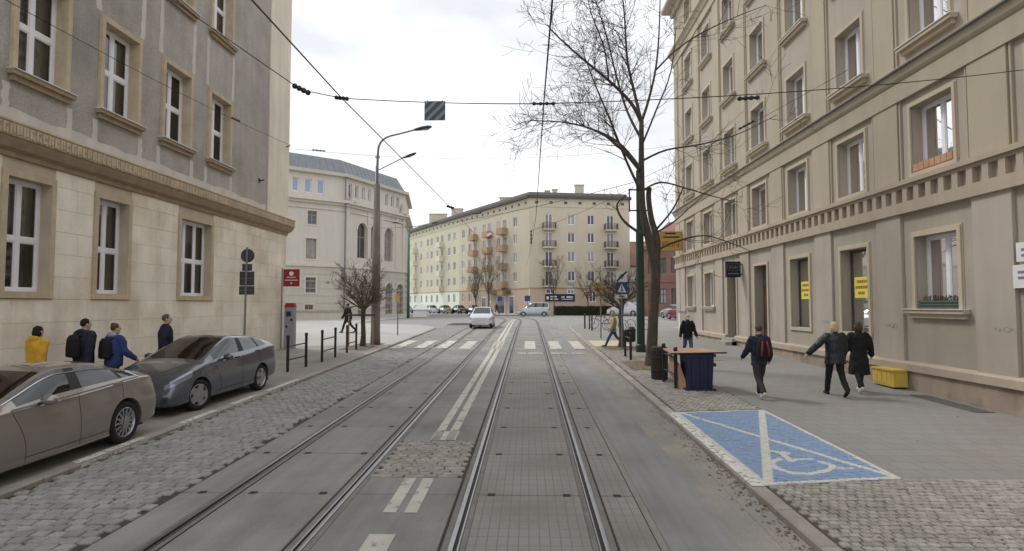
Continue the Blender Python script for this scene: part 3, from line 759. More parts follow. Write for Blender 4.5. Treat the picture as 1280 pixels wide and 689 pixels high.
# ---------------------------------------------------------------- right building
RXF = 9.5; RE = 38.7
PR = lambda u, v, w: (RXF - w, u, v)
rb = thing('tenement_building', (RXF, RE, gz(RE)), 'long beige and mauve tenement with pilasters and a dentil band over the shops', 'building')
pil = [15.44 + 3.52 * i for i in range(-6, 7)]         # near edge of each pilaster, 1.06 wide
PWID = 1.06
bays = [(p + PWID, p + 3.52) for p in pil[:-1]]         # recessed panels
def bayc(i): a, b = bays[i]; return (a + b) / 2 + .02
nb = len(bays)
first = 5                                              # bays[5] is the one with the flower box (centre 13.9)
G = {}
for i in range(nb):
    c = bayc(i); d = i - first
    if d in (1, 2): G[i] = ('tall', c - .72, c + .72, 1.70, 4.14)
    elif d == 3: G[i] = ('door', c - .66, c + .66, .40, 4.12)
    elif d == 4: G[i] = ('entry', c - .62, c + .62, .55, 4.12)
    elif d in (-1, -2, -3): pass
    else: G[i] = ('win', c - .74, c + .74, 2.38, 4.17)
W0 = -.07
g_open = [q[1:] for q in G.values()]
wall(PR, -6, RE, -.4, 4.85, W0, g_open, .34).build('ground_floor_wall', 'wall_low', rb)
m_open = [(bayc(i) - .74, bayc(i) + .74, 5.76, 7.42) for i in range(nb)]
wall(PR, -6, RE, 5.5, 7.72, W0, m_open, .34).build('mezzanine_wall', 'wall_mauve', rb)
frows = [9.0, 12.33, 15.66]
u_open = [(bayc(i) - .70, bayc(i) + .70, r_, r_ + 1.78) for i in range(nb) for r_ in frows]
a_open = [(bayc(i) - .62, bayc(i) + .62, 19.45, 20.95) for i in range(nb)]
wall(PR, -6, RE, 8.4, 18.1, W0, u_open, .34).build('upper_wall', 'wall_mauve', rb)
wall(PR, -6, RE, 18.1, 21.8, W0, a_open, .34).build('attic_wall', 'wall_cream', rb)
for k_, p in enumerate(pil + [RE - .95]):
    e = RE if k_ == len(pil) else p + PWID
    if p < RE - 1.2 or k_ == len(pil):
        for v0, v1, m_, ww in ((.9, 4.82, 'wall_pilaster_low', 0), (5.6, 7.71, 'wall_cream', 0), (8.43, 18.1, 'wall_cream', 0)):
            a_, b_ = (p, e) if v0 < 8 else (p + .06, e - .12)
            if v0 < 1 and k_ < len(pil) and p < 11.0: continue
            mb = MB(); mb.box(a_, b_, v0, v1, W0 - .02, ww, P=PR); o = mb.build('pilaster', m_, rb)
            if v0 > 5:
                for f0 in (a_ - .10, b_ + .05):
                    fb = MB(); fb.box(f0, f0 + .05, v0, v1, W0 - .01, -.02, P=PR); fb.build('fillet', m_, o)
mb = MB(); mb.box(-6, pil[4] + PWID, .9, 4.82, W0 - .02, .0, P=PR); mb.build('wall_panel', 'wall_pilaster_low', rb)
# plinth, dentil band, string courses
mb = MB(); mb.box(-6, RE + .02, -.4, .86, W0 - .05, .03, P=PR)
doors = [q for q in G.values() if q[0] in ('door', 'entry')]
def runs(a, b, holes):
    out = []; x = a
    for h0, h1 in sorted(holes):
        if h1 < a or h0 > b: continue
        out.append((x, h0)); x = h1
    out.append((x, b)); return out
dh = [(q[1] - .02, q[2] + .02) for q in doors]
mb = MB(); kb = MB()
for a, b in runs(-6, RE + .02, dh):
    mb.box(a, b, -.4, .86, W0 - .05, .03, P=PR); kb.box(a, b, .86, 1.03, W0 - .05, .10, P=PR)
    kb.hexa([PR(a, 1.03, W0 - .05), PR(b, 1.03, W0 - .05), PR(b, 1.03, .10), PR(a, 1.03, .10), PR(a, 1.10, W0 - .05), PR(b, 1.10, W0 - .05), PR(b, 1.07, .06), PR(a, 1.07, .06)])
mb.build('plinth', 'plinth', rb); kb.build('plinth_moulding', 'wall_band', rb)
mb = MB(); mb.box(-6, RE + .05, 4.80, 5.08, W0 - .03, .07, P=PR); mb.build('band_base', 'wall_band', rb)
mb = MB(); mb.box(-6, RE + .06, 5.42, 5.50, W0 - .03, .07, P=PR); mb.box(-6, RE + .10, 5.50, 5.60, W0 - .03, .14, P=PR); mb.box(-6, RE + .1, 5.60, 5.63, W0 - .03, .10, P=PR); mb.build('band_cap', 'wall_band', rb)
mb = MB(); mb.quad(PR(-6, 5.05, -.045), PR(RE, 5.05, -.045), PR(RE, 5.45, -.045), PR(-6, 5.45, -.045)); mb.build('band_recess', 'wall_low', rb)
db = MB(); db.box(-.095, .085, 0, .0, 0, 0) if False else None
db = MB(); db.box(-.12, .068, -.09, .09, 0, .346); dme = db.mesh('dentil'); dme.materials.append(MATS['wall_band'])
u = 16.44 - .44 * 40
while u < RE - .1:
    if u > -5: link('dentil', dme, rb, (0, u - RE, 5.077 - gz(RE)))
    u += .44
for d_ in bpy.data.objects:
    if d_.name.startswith('dentil'): d_.scale.x = -1
sw = lambda prof, m_, nm: sweep(prof, m_, nm, rb, u0=-6, u1=RE, back=12, Xf=RXF, sg=-1)
sw([(W0, 7.70), (.03, 7.70), (.03, 8.18), (.06, 8.20), (.10, 8.26), (.14, 8.38), (.14, 8.42), (.19, 8.44), (.19, 8.49), (W0, 8.56)], 'wall_cream', 'string_course')
mb = MB(); mb.box(-6, RE + .2, 8.425, 8.465, .13, .196, P=PR); mb.build('flashing', 'roof_dark', rb)
sw([(W0, 18.0), (.05, 18.0), (.05, 18.45), (.12, 18.5), (.2, 18.7), (.32, 18.82), (.32, 18.95), (W0, 19.05)], 'wall_cream', 'upper_string_course')
sw([(W0, 21.3), (.1, 21.35), (.15, 21.6), (.45, 21.75), (.62, 21.85), (.62, 22.1), (-.1, 22.35)], 'wall_band', 'eaves')
mb = MB(); mb.box(RXF + .92, RXF + 13, -6, RE - .02, -.4, 22.2); mb.build('dark_core', 'dark_room_deep', rb)  # closed body whose dark colour stands in for unlit rooms
mb = MB(); mb.quad((RXF + .06, RE, -.3), (RXF + 13, RE, -.3), (RXF + 13, RE, 21.8), (RXF + .06, RE, 21.8)); mb.build('end_wall', 'wall_cream', rb)
shift = lambda P, dw: (lambda u, v, w: P(u, v, w + dw))
PRW = shift(PR, W0)
for i, q in G.items():
    kind, a, b, c, d = q
    sur = (.11, .05, 'surround_cream', (a, b, c, d), -.01)
    if kind == 'win':
        window(rb, PRW, a, b, c, d, .32, 2, None, fw=.075, surround=sur, sill=(a - .28, b + .28, c, .20, .17, 'surround_cream', -.01), curtain=rnd.choice([0, 1]) if i != first else 0)
    elif kind == 'tall':
        window(rb, PRW, a, b, c, d, .32, 1, None, fm='roof_dark', fw=.05, surround=sur, name='shop_window')
    elif kind == 'door':
        mb = MB(); mb.box(a - .01, b + .01, c, d + .01, -.40, -.33, P=PRW); dr = mb.build('door', 'door_brown', rb)
        for s0, s1, z0, z1 in ((a + .12, (a + b) / 2 - .06, .75, 1.5), ((a + b) / 2 + .06, b - .12, .75, 1.5), (a + .12, (a + b) / 2 - .06, 1.7, 3.0), ((a + b) / 2 + .06, b - .12, 1.7, 3.0)):
            mb = MB(); mb.box(s0, s1, z0, z1, -.335, -.30, P=PRW); mb.build('door_panel', 'door_brown', dr)
        mb = MB(); mb.box(a + .1, b - .1, 3.25, 4.02, -.335, -.315, P=PRW); mb.build('fanlight', 'far_glass', dr)
        mb = MB(); frame_ring(mb, PRW, a - .11, b + .11, c, d + .11, .11, -.01, .05, bottom=False); mb.build('door_surround', 'surround_cream', rb)
        mb = MB(); mb.box(a, b, .3, d, -.60, -.30, P=PRW) if False else None
    else:
        mb = MB(); mb.box(a - .01, b + .01, c, d + .01, -.40, -.33, P=PRW); mb.build('door', 'door_ochre', rb)
        mb = MB(); frame_ring(mb, PRW, a - .11, b + .11, c, d + .11, .11, -.01, .05, bottom=False); mb.build('door_surround', 'surround_cream', rb)
        mb = MB(); mb.box(a - .1, b + .1, -.2, gz(a) + .16 + HR, -.3, .60, P=PRW); mb.box(a - .1, b + .1, -.2, gz(a) + .30 + HR, -.3, .30, P=PRW); mb.build('door_step', 'kerb', rb)
for i in range(nb):
    c = bayc(i)
    window(rb, PRW, c - .74, c + .74, 5.76, 7.42, .32, 2, None, fw=.07, surround=(.09, .05, 'surround_cream', (c - .74, c + .74, 5.76, 7.42), -.01), curtain=rnd.choice([0, 0, 2, 3, 4, 0]))
    for r_ in frows:
        op = (c - .70, c + .70, r_, r_ + 1.78)
        window(rb, PRW, *op, .32, 2, None, fw=.07, surround=(.11, .045, 'surround_cream', op, -.01), sill=(c - .98, c + .98, r_, .20, .19, 'surround_cream', -.01), curtain=rnd.choice([0, 0, 2, 3, 0, 1]))
    op = (c - .62, c + .62, 19.45, 20.95)
    window(rb, PRW, *op, .32, 2, None, fw=.07, surround=(.1, .05, 'wall_cream', op, -.01))
# things fixed to the facade
def facade_box(name, u0, u1, v0, v1, w0, w1, m, label, cat, group=None):
    mb = MB(); mb.box(u0, u1, v0, v1, w0, w1, P=PR); c = PR((u0 + u1) / 2, v0, w0)
    t = thing(name, c, label, cat, group); mb.build('board', m, t); return t
mat('yellow_paper', S(226, 208, 70, 1.1), .8, .05, 3)
mat('yellow_box', S(212, 180, 66, 1.0), .7, .12, 3, streak=.1)
mat('ink_brown', S(150, 100, 50, 1), .8)
mat('white_board', S(216, 216, 214, 1.05), .6, .05, 3)
mat('ink_grey', S(120, 124, 134, 1), .8)
mat('navy_board', S(44, 46, 74, 1), .6, .1, 2)
mat('white_ink', S(225, 226, 230, 1), .7)
mat('black_board', S(26, 26, 28, 1), .5, .1, 3)
mat('red_board', S(150, 34, 38, 1.1), .5, .08, 4)
mat('blue_sign', S(40, 66, 140, 1.1), .45, .05, 4)
mat('yellow_sign', S(186, 152, 70, 1.0), .5, .08, 4)
mat('red_ink', S(176, 40, 30, 1), .6)
def board_text(t, lines, size, m, P, u, v, w, sg, dv):
    """lettering on a facade board; sg=+1 when u grows to the reader's right"""
    for i, s in enumerate(lines):
        o_ = Vector(P(u, v - i * dv, w)); ex = (Vector(P(u + 1, v, w)) - Vector(P(u, v, w))) * sg; ey = Vector((0, 0, 1)); ez = ex.cross(ey)
        M = Matrix((ex, ey, ez)).transposed().to_4x4(); M.translation = o_ - ORG[t.name]
        text_mesh(s, size, m, 'lettering', t, M)
for d, nm in ((1, 'wide'), (2, 'narrow')):
    q = G[first + d]; a, b = q[1], q[2]
    t = facade_box('paper_notice', b - .95, b - .22, 2.70, 3.32, W0 - .285, W0 - .250, 'yellow_paper',
                   'yellow paper notice on the tall shop window behind the two walkers in black' if d == 1 else 'yellow paper notice on the tall shop window next to the brown door', 'notice', 'yellow notices in shop windows')
    for k_, (e0, e1) in enumerate(((.06, .66), (.05, .68), (.2, .55))):
        x_ = b - .95 + e0
        while x_ < b - .95 + e1 - .05:
            l_ = rnd.uniform(.04, .09); mb = MB(); mb.box(x_, x_ + l_, 3.14 - k_ * .17, 3.23 - k_ * .17, W0 - .250, W0 - .248, P=PR); mb.build('lettering', 'ink_brown', t); x_ += l_ + .02
for v0, v1, lb_, u1_ in ((3.33, 3.70, 'upper white nameplate with grey lettering on the beige wall', 11.62), (2.82, 3.27, 'lower white nameplate with grey lettering on the beige wall', 11.72)):
    t = facade_box('nameplate', 10.9, u1_ + .2, v0, v1, .0, .03, 'white_board', lb_, 'nameplate', 'nameplates by the corner of the facade')
    for k_ in range(2):
        mb = MB(); mb.box(u1_ + .08 - .62, u1_ + .08, v1 - .17 - k_ * .11, v1 - .12 - k_ * .11, .03, .033, P=PR); mb.build('lettering', 'ink_grey', t)
zb = gz(15.7) + HR
t = facade_box('wall_cabinet', 15.25, 16.15, zb + .04, zb + .43, .05, .40, 'yellow_box', 'low yellow metal cabinet standing against the plinth', 'cabinet')
mb = MB(); mb.box(15.22, 16.18, zb + .43, zb + .47, .05, .43, P=PR); mb.build('lid', 'yellow_box', t)
mb = MB(); mb.box(15.3, 16.1, zb, zb + .04, .08, .36, P=PR); mb.build('foot', 'black_metal', t)
for k_ in range(4):
    mb = MB(); mb.box(15.35 + k_ * .2, 15.50 + k_ * .2, zb + .09, zb + .39, .40, .408, P=PR); mb.build('door_panel', 'yellow_box', t)
# projecting black shop sign
sx0 = 8.80; y_ = 26.8; t = thing('shop_sign', (9.5, y_, 3.6), 'square black box sign hung out over the ochre doorway', 'sign')
mb = MB(); mb.box(sx0 - .02, 9.42, y_ - .08, y_ + .08, 3.72, 4.42); mb.build('box', 'black_board', t)
mb = MB(); mb.tube([(9.5, y_, 4.3), (9.4, y_, 4.3)], .03, 6); mb.tube([(9.5, y_, 3.85), (9.4, y_, 3.85)], .03, 6); mb.build('bracket', 'black_metal', t)
mb = MB(); PS = lambda u, v, w: (u, y_ - .08 - w, v); frame_ring(mb, PS, sx0 + .04, 9.36, 4.02, 4.32, .012, 0, .006); mb.build('lettering', 'ink_grey', t)
board_text(t, ['klub'], .22, 'ink_grey', PS, (sx0 + 9.4) / 2, 4.17, .004, 1, .2)
mb = MB(); mb.box(sx0 + .06, 9.34, y_ - .085, y_ - .08, 3.86, 3.90); mb.build('lettering', 'ink_grey', t)
# flower box on the sill of the ground floor window
q = G[first]; a, b, c = q[1], q[2], q[3]
mat('green_plastic', S(82, 98, 78, 1), .6, .1, 4); mat('dry_plant', S(112, 96, 72, 1), .9, .3, 12, rand=.3); mat('dry_plant_green', S(92, 100, 62, 1), .9, .3, 12)
t = thing('flower_box', PR((a + b) / 2, c, W0), 'green slatted flower box with withered plants on the window sill', 'flower box')
for k_ in range(3):
    mb = MB(); mb.box(a + .04, b - .04, c + .03 + k_ * .07, c + .075 + k_ * .07, W0 - .02, W0 + .0, P=PR); mb.build('slat', 'green_plastic', t)
mb = MB(); mb.box(a + .05, b - .05, c + .015, c + .17, W0 - .21, W0 - .03, P=PR); mb.build('trough', 'black_metal', t)
for m_, n in (('dry_plant', 150), ('dry_plant_green', 60)):
    mb = MB()
    for i in range(n):
        u = rnd.uniform(a + .08, b - .08); w = rnd.uniform(-.2, -.02) + W0; h = rnd.uniform(.03, .20); v = c + .16; l = Vector((rnd.uniform(-.05, .05), rnd.uniform(-.05, .05), h))
        p = Vector(PR(u, v, w)); s_ = Vector((rnd.uniform(-.025, .025), rnd.uniform(-.025, .025), rnd.uniform(0, .02)))
        mb.tri(p - s_ * .4, p + s_ * .4, p + l); mb.tri(p + l * .6 - s_, p + l * .8 + s_, p + l + s_ * .6)
    mb.build('foliage', m_, t)
# brick planter front on a mezzanine sill
c0 = bayc(first); t = thing('planter', PR(c0, 5.76, W0), 'terracotta planter on the sill above the flower box window', 'planter')
mat('terracotta', S(172, 130, 96, 1.2), .9, .15, 3)
mb = MB(); mb.box(c0 - .7, c0 + .7, 5.775, 5.96, W0 - .16, W0 + .02, P=PR); mb.build('trough', 'terracotta', t)
for k_ in range(7):
    mb = MB(); mb.box(c0 - .69 + k_ * .2, c0 - .69 + k_ * .2 + .18, 5.79, 5.97, W0 + .02, W0 + .035, P=PR); mb.build('panel', 'terracotta', t)
# billboard on the far corner
by_ = 37.0
t = thing('billboard', (9.4, by_, 5.8), 'yellow hanging billboard with red letters on the far corner of the tenement', 'billboard')
mb = MB(); mb.box(8.1, 9.44, by_ - .06, by_ + .06, 5.85, 7.0); mb.build('panel', 'yellow_sign', t)
mb = MB(); PS2 = lambda u, v, w: (u, by_ - .06 - w, v); frame_ring(mb, PS2, 8.08, 9.46, 5.83, 7.02, .05, -.13, .02); mb.build('frame', 'brown_stone_dark', t)
mb = MB(); mb.tube([(9.44, by_, 7.1), (9.6, by_, 7.1)], .03, 6); mb.tube([(9.44, by_, 5.95), (9.6, by_, 5.95)], .03, 6); mb.build('bracket', 'black_metal', t)
board_text(t, ['EKIN'], .50, 'red_ink', PS2, 8.77, 6.2, .004, 1, .2)
for k_ in range(2):
    mb = MB(); mb.box(8.3 + k_ * .12, 9.3 - k_ * .2, by_ - .066, by_ - .06, 6.62 + k_ * .22, 6.72 + k_ * .22); mb.build('lettering', 'green_paint', t)

# ---------------------------------------------------------------- theatre beyond the square
def facade(A, B):
    A = Vector((A[0], A[1], 0)); B = Vector((B[0], B[1], 0)); e = (B - A).normalized(); n = Vector((e.y, -e.x, 0))
    return (lambda u, v, w: tuple(A + e * u + n * w + Vector((0, 0, v)))), (B - A).length
tB = [(-45.0, 53.6), (-22.5, 72.0), (-17.6, 84.0), (-19.5, 96.0), (-52, 96)]
th = thing('theatre', (-22.5, 72, .96), 'cream classical theatre with arched loggia windows and blue grey mansard roof', 'building')
PA, LA = facade(tB[0], tB[1]); PB, LB = facade(tB[1], tB[2]); PC, LC = facade(tB[2], tB[3])
cu = LA - 6.47
def arch_pts(u0, u1, v0, v1, n=8):
    c = (u0 + u1) / 2; r_ = (u1 - u0) / 2; pts = [(u0, v0), (u1, v0)]
    pts += [(c + r_ * math.cos(math.pi * i / n), v1 - r_ + r_ * math.sin(math.pi * i / n)) for i in range(n + 1)]
    return pts
def far_window(bld, P, u0, u1, v0, v1, gm='far_glass', fm='white_frame', cols=2, trans=.6, arch=False, w=.0, rec=.12, surr=None):
    """recess box is cut in the wall; this is frame plus panes set back by rec"""
    mb = MB(); t = .10
    frame_ring(mb, P, u0, u1, v0, v1, t, w - rec, w - rec + .06)
    for i in range(1, cols): c = u0 + (u1 - u0) * i / cols; mb.box(c - t / 2, c + t / 2, v0 + t, v1 - t, w - rec, w - rec + .055, P=P)
    if trans: tv = v0 + (v1 - v0) * trans; mb.box(u0 + t, u1 - t, tv - t / 2, tv + t / 2, w - rec, w - rec + .05, P=P)
    o = mb.build('window', fm, bld)
    pb = MB(); pb.quad(P(u0 + .02, v0 + .02, w - rec + .02), P(u1 - .02, v0 + .02, w - rec + .02), P(u1 - .02, v1 - .02, w - rec + .02), P(u0 + .02, v1 - .02, w - rec + .02)); pb.build('pane', 'far_glass_pale' if gm == 'far_glass' and rnd.random() < .38 else gm, o)
    if surr:
        sb = MB(); frame_ring(sb, P, u0 - surr[0], u1 + surr[0], v0 - surr[0], v1 + surr[0], surr[0], w - .01, w + surr[1]); sb.build('surround', surr[2], o)
    return o
aw = [(cu + .05, cu + .85), (cu + 1.5, cu + 2.35), (cu + 3.0, cu + 3.85)]
LEFTW = [(a, b, 15.75, 17.35) for a, b in aw] + [(cu + 1.9, cu + 3.0, 12.0, 13.6), (cu + 1.75, cu + 3.0, 7.9, 10.3), (cu + 1.75, cu + 2.95, 3.9, 5.7), (cu + 1.7, cu + 2.7, 1.9, 2.5)]
wall(PA, 0, LA, .5, 7.0, .12, [q for q in LEFTW if q[3] < 7], .3).build('ground_floor_wall', 'theatre_low', th)
wall(PA, 0, LA, 7.0, 18.4, 0, [q for q in LEFTW if q[3] > 7], .3).build('upper_wall', 'theatre', th)
for a, b, c, d in LEFTW:
    far_window(th, PA, a, b, c, d, gm='blue_glass' if c > 15 else 'far_glass', fm='brown_stone_dark' if c < 15 else 'white_frame', cols=2 if c < 15 else 1, trans=.7 if c < 15 else None, w=.12 if d < 7 else 0, rec=.25, surr=(.18, .05, 'theatre') if c < 15 else None)
ar = [.26, .46, .70]; AR = [(LB * t_ - .95, LB * t_ + .95, 8.4, 12.9) for t_ in ar]
sw_ = [.07, .17, .27, .37, .47, .66, .76, .86]; SWI = [(LB * t_ - .3, LB * t_ + .3, 15.9, 17.5) for t_ in sw_]
DR = [(LB * t_ - .8, LB * t_ + .8, 1.0, 5.4) for t_ in (.26, .48, .70, .9)]
wall(PB, 0, LB, .5, 7.0, .12, DR, .4).build('ground_floor_wall', 'theatre_low', th)
wall(PB, 0, LB, 7.0, 18.4, 0, AR + SWI, .45).build('upper_wall', 'theatre', th)
wall(PC, 0, LC, .5, 18.4, 0).build('side_wall', 'theatre', th)
for a, b, c, d in SWI: far_window(th, PB, a, b, c, d, cols=1, trans=None, rec=.25)
for (a, b, c, d), w in [(q, 0) for q in AR] + [(q, .12) for q in DR]:
    far_window(th, PB, a, b, c, d, fm='brown_stone_dark', cols=2, trans=.6, rec=.42, w=w)
    cc, r_ = (a + b) / 2, (b - a) / 2
    for s_ in (-1, 1):                       # spandrels that turn the opening into an arch
        n = 8; loop = [PB(cc + s_ * r_, d + .001, w - .36)] + [PB(cc + s_ * r_ * math.cos(math.pi / 2 * i / n), d - r_ + r_ * math.sin(math.pi / 2 * i / n), w - .36) for i in range(n + 1)]
        mb = MB(); mb.prism(loop, Vector(PB(0, 0, .362)) - Vector(PB(0, 0, 0))); mb.build('spandrel', 'theatre', th)
    mb = MB(); n = 12                        # archivolt
    for i in range(n):
        t0, t1 = math.pi * i / n, math.pi * (i + 1) / n; r2 = r_ + .28; r1 = r_ + .02
        q = [(cc + rr * math.cos(t_), d - r_ + rr * math.sin(t_)) for rr, t_ in ((r1, t0), (r2, t0), (r2, t1), (r1, t1))]
        mb.prism([PB(u, v, w + .003) for u, v in q], Vector(PB(0, 0, .08)) - Vector(PB(0, 0, 0)))
    mb.build('archivolt', 'theatre', th)
def band(P, L_, v0, v1, w, m, nm, bld, ext=.0):
    mb = MB(); mb.box(-ext, L_ + ext, v0, v1, -.05, w, P=P); mb.build(nm, m, bld)
for P, L_ in ((PA, LA), (PB, LB), (PC, LC)):
    band(P, L_, 7.0, 7.3, .28, 'theatre', 'string_course', th, .1); band(P, L_, 14.55, 14.85, .3, 'theatre', 'cornice', th, .1); band(P, L_, 14.85, 15.2, .65, 'theatre', 'cornice', th, .25)
    band(P, L_, 13.9, 14.1, .15, 'theatre', 'string_course', th, .05); band(P, L_, 18.1, 18.5, .5, 'theatre_low', 'eaves', th, .2)
    for k_ in range(1, 7): band(P, L_, 1.0 + k_ * .85, 1.06 + k_ * .85, .16, 'theatre_low', 'rustication_course', th)
for t_ in (.04, .36, .58, .84, .97):
    mb = MB(); mb.box(LB * t_ - .3, LB * t_ + .3, 7.3, 14.55, -.02, .14, P=PB); mb.build('pilaster', 'theatre', th)
for t_ in (.08, .92):                        # stone trophies on the cornice
    mb = MB(); mb.lathe([(.55, 15.2), (.5, 15.4), (.32, 15.7), (.25, 16.2), (.08, 16.7)], PB(LB * t_, 0, .3)[:2] + (0,), 8); mb.build('finial', 'theatre_low', th)
mb = MB(); mb.tube([PA(LA - .1, 1.2, .35), PA(LA - .1, 18.2, .35)], .09, 8); mb.build('downpipe', 'grey_metal', th)
loop0 = [(x, y, 18.5) for x, y in tB]; ctr = Vector((-34, 78, 0))
loop1 = [tuple((Vector((x, y, 0)) * .93 + ctr * .07) + Vector((0, 0, 20.4))) for x, y in tB]
mb = MB(); mb.rings([loop0, loop1]); rf = mb.build('roof', 'roof_zinc', th)
for P, L_ in ((PA, LA), (PB, LB)):
    k_ = 0
    while k_ < L_:
        A0 = Vector(P(k_, 18.5, .0)); f = k_ / L_
        i0 = 0 if P is PA else 1; B0 = Vector(loop1[i0]).lerp(Vector(loop1[i0 + 1]), f)
        mb = MB(); mb.tube([A0, B0], .04, 4); mb.build('roof_seam', 'roof_zinc', rf); k_ += .9
band(PB, LB, .5, 1.25, .9, 'theatre_low', 'steps', th)

# ---------------------------------------------------------------- apartment block across the junction
ap = thing('apartment_block', (0, 90, .96), 'five storey apartment block, peach and yellow wings with small balconies', 'building')
PQ, LQ = facade((.1, 90), (15.7, 92.7)); PM, LM = facade((-12.9, 110.7), (.1, 90)); PN, LN = facade((-28.5, 137), (-12.9, 110.7)); PO, LO = facade((15.7, 92.7), (14.5, 104))
HB = [6.1, 9.05, 12.0, 14.75]; WH = 1.55; TOP = 18.9
def wing(P, L_, up_m, lo_m, cols_, gcols, iron=False):
    """cols_: (u, kind) kind w = window, b = balcony"""
    ops = []
    for u, k_ in cols_:
        for h in HB: ops.append((u - .58, u + .58, h - (.75 if k_ == 'b' else 0), h + WH))
    gops = [(u - .55, u + .55, 2.9, 4.5) for u in gcols]
    wall(P, 0, L_, 5.0, TOP, 0, ops, .2).build('upper_wall', up_m, ap); wall(P, 0, L_, .5, 5.0, .03, gops, .2).build('ground_floor_wall', lo_m, ap)
    for a, b, c, d in ops: far_window(ap, P, a, b, c, d, rec=.15, trans=None)
    for a, b, c, d in gops: far_window(ap, P, a, b, c, d, rec=.15, trans=None, w=.03)
    for u, k_ in cols_:
        if k_ != 'b': continue
        for h in HB:
            mb = MB(); mb.box(u - 1.0, u + 1.0, h - .92, h - .78, -.02, 1.0, P=P); o = mb.build('balcony', 'balcony_grey' if iron else 'balcony', ap)
            pb = MB(); m_ = 'balcony_iron' if iron == 2 else ('balcony_grey' if iron else 'balcony')
            if iron == 2:
                pb.box(u - 1.0, u + 1.0, h + .16, h + .20, .94, 1.0, P=P)
                for k2 in range(21): pb.box(u - 1.0 + k2 * .098, u - .97 + k2 * .098, h - .78, h + .16, .955, .985, P=P)
                for s_ in (-1, 1):
                    for k2 in range(9): pb.box(u + s_ * .985 - .015, u + s_ * .985 + .015, h - .78, h + .18, .05 + k2 * .1, .08 + k2 * .1, P=P)
            else:
                pb.box(u - 1.0, u + 1.0, h - .78, h + .12, .93, 1.0, P=P); pb.box(u - 1.0, u - .93, h - .78, h + .12, 0, .93, P=P); pb.box(u + .93, u + 1.0, h - .78, h + .12, 0, .93, P=P)
            pb.build('balcony_railing', m_, o)
    band(P, L_, 4.92, 5.08, .08, 'balcony', 'string_course', ap); band(P, L_, TOP - .15, TOP + .25, .45, 'roof_dark', 'eaves', ap, .2); band(P, L_, TOP - 1.5, TOP - 1.42, .06, up_m, 'string_course', ap)
    n = int(L_ / 2.0)
    for i in range(n):
        u = (i + .5) * L_ / n; mb = MB(); mb.box(u - .25, u + .25, TOP - 1.0, TOP - .6, -.01, .02, P=P); mb.build('attic_vent', 'roof_dark', ap)
wing(PQ, LQ, 'apt_peach', 'apt_base', [(3.0, 'b'), (6.5, 'w'), (9.6, 'w'), (12.7, 'b')], [9.8, 12.9], iron=2)
wing(PM, LM, 'apt_peach', 'apt_base', [(LM - u, k_) for u, k_ in ((4.3, 'w'), (7.6, 'b'), (9.6, 'w'), (12.7, 'b'), (14.6, 'w'), (18.0, 'b'), (20.2, 'w'), (22.9, 'w'))], [LM - u for u in (12.5, 16.5, 20, 22.8)])
wing(PN, LN, 'apt_yellow', 'apt_green', [(LN - u, k_) for u, k_ in ((2.4, 'w'), (5.0, 'w'), (8.6, 'b'), (10.9, 'w'), (14.2, 'w'), (16.4, 'w'), (20.3, 'w'), (23.7, 'b'), (27.9, 'w'))], [LN - u for u in (2.4, 5, 11, 14, 17, 20, 24, 27)], iron=1)
wall(PO, 0, LO, .5, TOP, 0).build('end_wall', 'apt_peach', ap)
mb = MB(); pts = [PN(0, 0, 0), PM(0, 0, 0), PQ(0, 0, 0), PO(0, 0, 0), PO(LO, 0, 0), (0, 104, 0), (-10, 118, 0), (-22, 143, 0)]
mb.rings([[(p[0], p[1], TOP + .2) for p in pts], [(p[0] * .97, p[1] * .97 + 3.4, TOP + .9) for p in pts]]); rf = mb.build('roof', 'roof_dark', ap)
for x, y, a, h in ((8.2, 96, .7, 2.2), (3.0, 95, .35, 1.1), (4.2, 95, .35, 1.3), (-4, 103, 1.0, 1.5), (-14, 116, 1.1, 1.7), (-19, 124, 1.8, 1.9)):
    mb = MB(); mb.box(x - a, x + a, y - .5, y + .5, TOP, TOP + h + .6); mb.box(x - a - .1, x + a + .1, y - .6, y + .6, TOP + h + .6, TOP + h + .75); mb.build('chimney', 'apt_peach', rf)
# doorways and shop fronts on the ground floor of the middle wing
for u, w_, h_ in ((5.2, .75, 3.6), (8.6, 1.2, 3.6), (14.6, .8, 3.5)):
    mb = MB(); mb.box(LM - u - w_, LM - u + w_, 1.0, 1.0 + h_ - .9, .0, .06, P=PM); d_ = mb.build('door', 'far_glass', ap)
    mb = MB(); frame_ring(mb, PM, LM - u - w_ - .1, LM - u + w_ + .1, 1.0, 1.2 + h_ - .9, .12, .03, .10); mb.build('door_frame', 'white_frame', d_)
mb = MB(); mb.box(LM - 11.5, LM - 5.5, 4.2, 4.75, .05, 1.0, P=PM); mb.build('awning', 'balcony_iron', ap)
# banner
t = thing('shop_banner', PQ(4.7, 2.4, .05), 'navy shop banner with white lettering on the peach ground floor', 'banner')
mb = MB(); mb.box(2.4, 7.0, 3.0, 4.1, .05, .12, P=PQ); mb.build('panel', 'navy_board', t)
for a, b, c, d in ((2.6, 2.95, 3.3, 3.75), (3.2, 4.2, 3.62, 3.8), (3.2, 3.55, 3.24, 3.42), (3.8, 4.4, 3.26, 3.42), (4.9, 5.4, 3.55, 3.75), (5.7, 6.7, 3.55, 3.78), (4.95, 6.7, 3.28, 3.38)):
    mb = MB(); mb.box(a, b, c, d, .12, .125, P=PQ); mb.build('lettering', 'white_ink', t)
for a, b in ((2.5, 3.9), (5.8, 6.9)):
    o = far_window(ap, PQ, a, b, 4.15, 4.88, rec=-.04, trans=None)
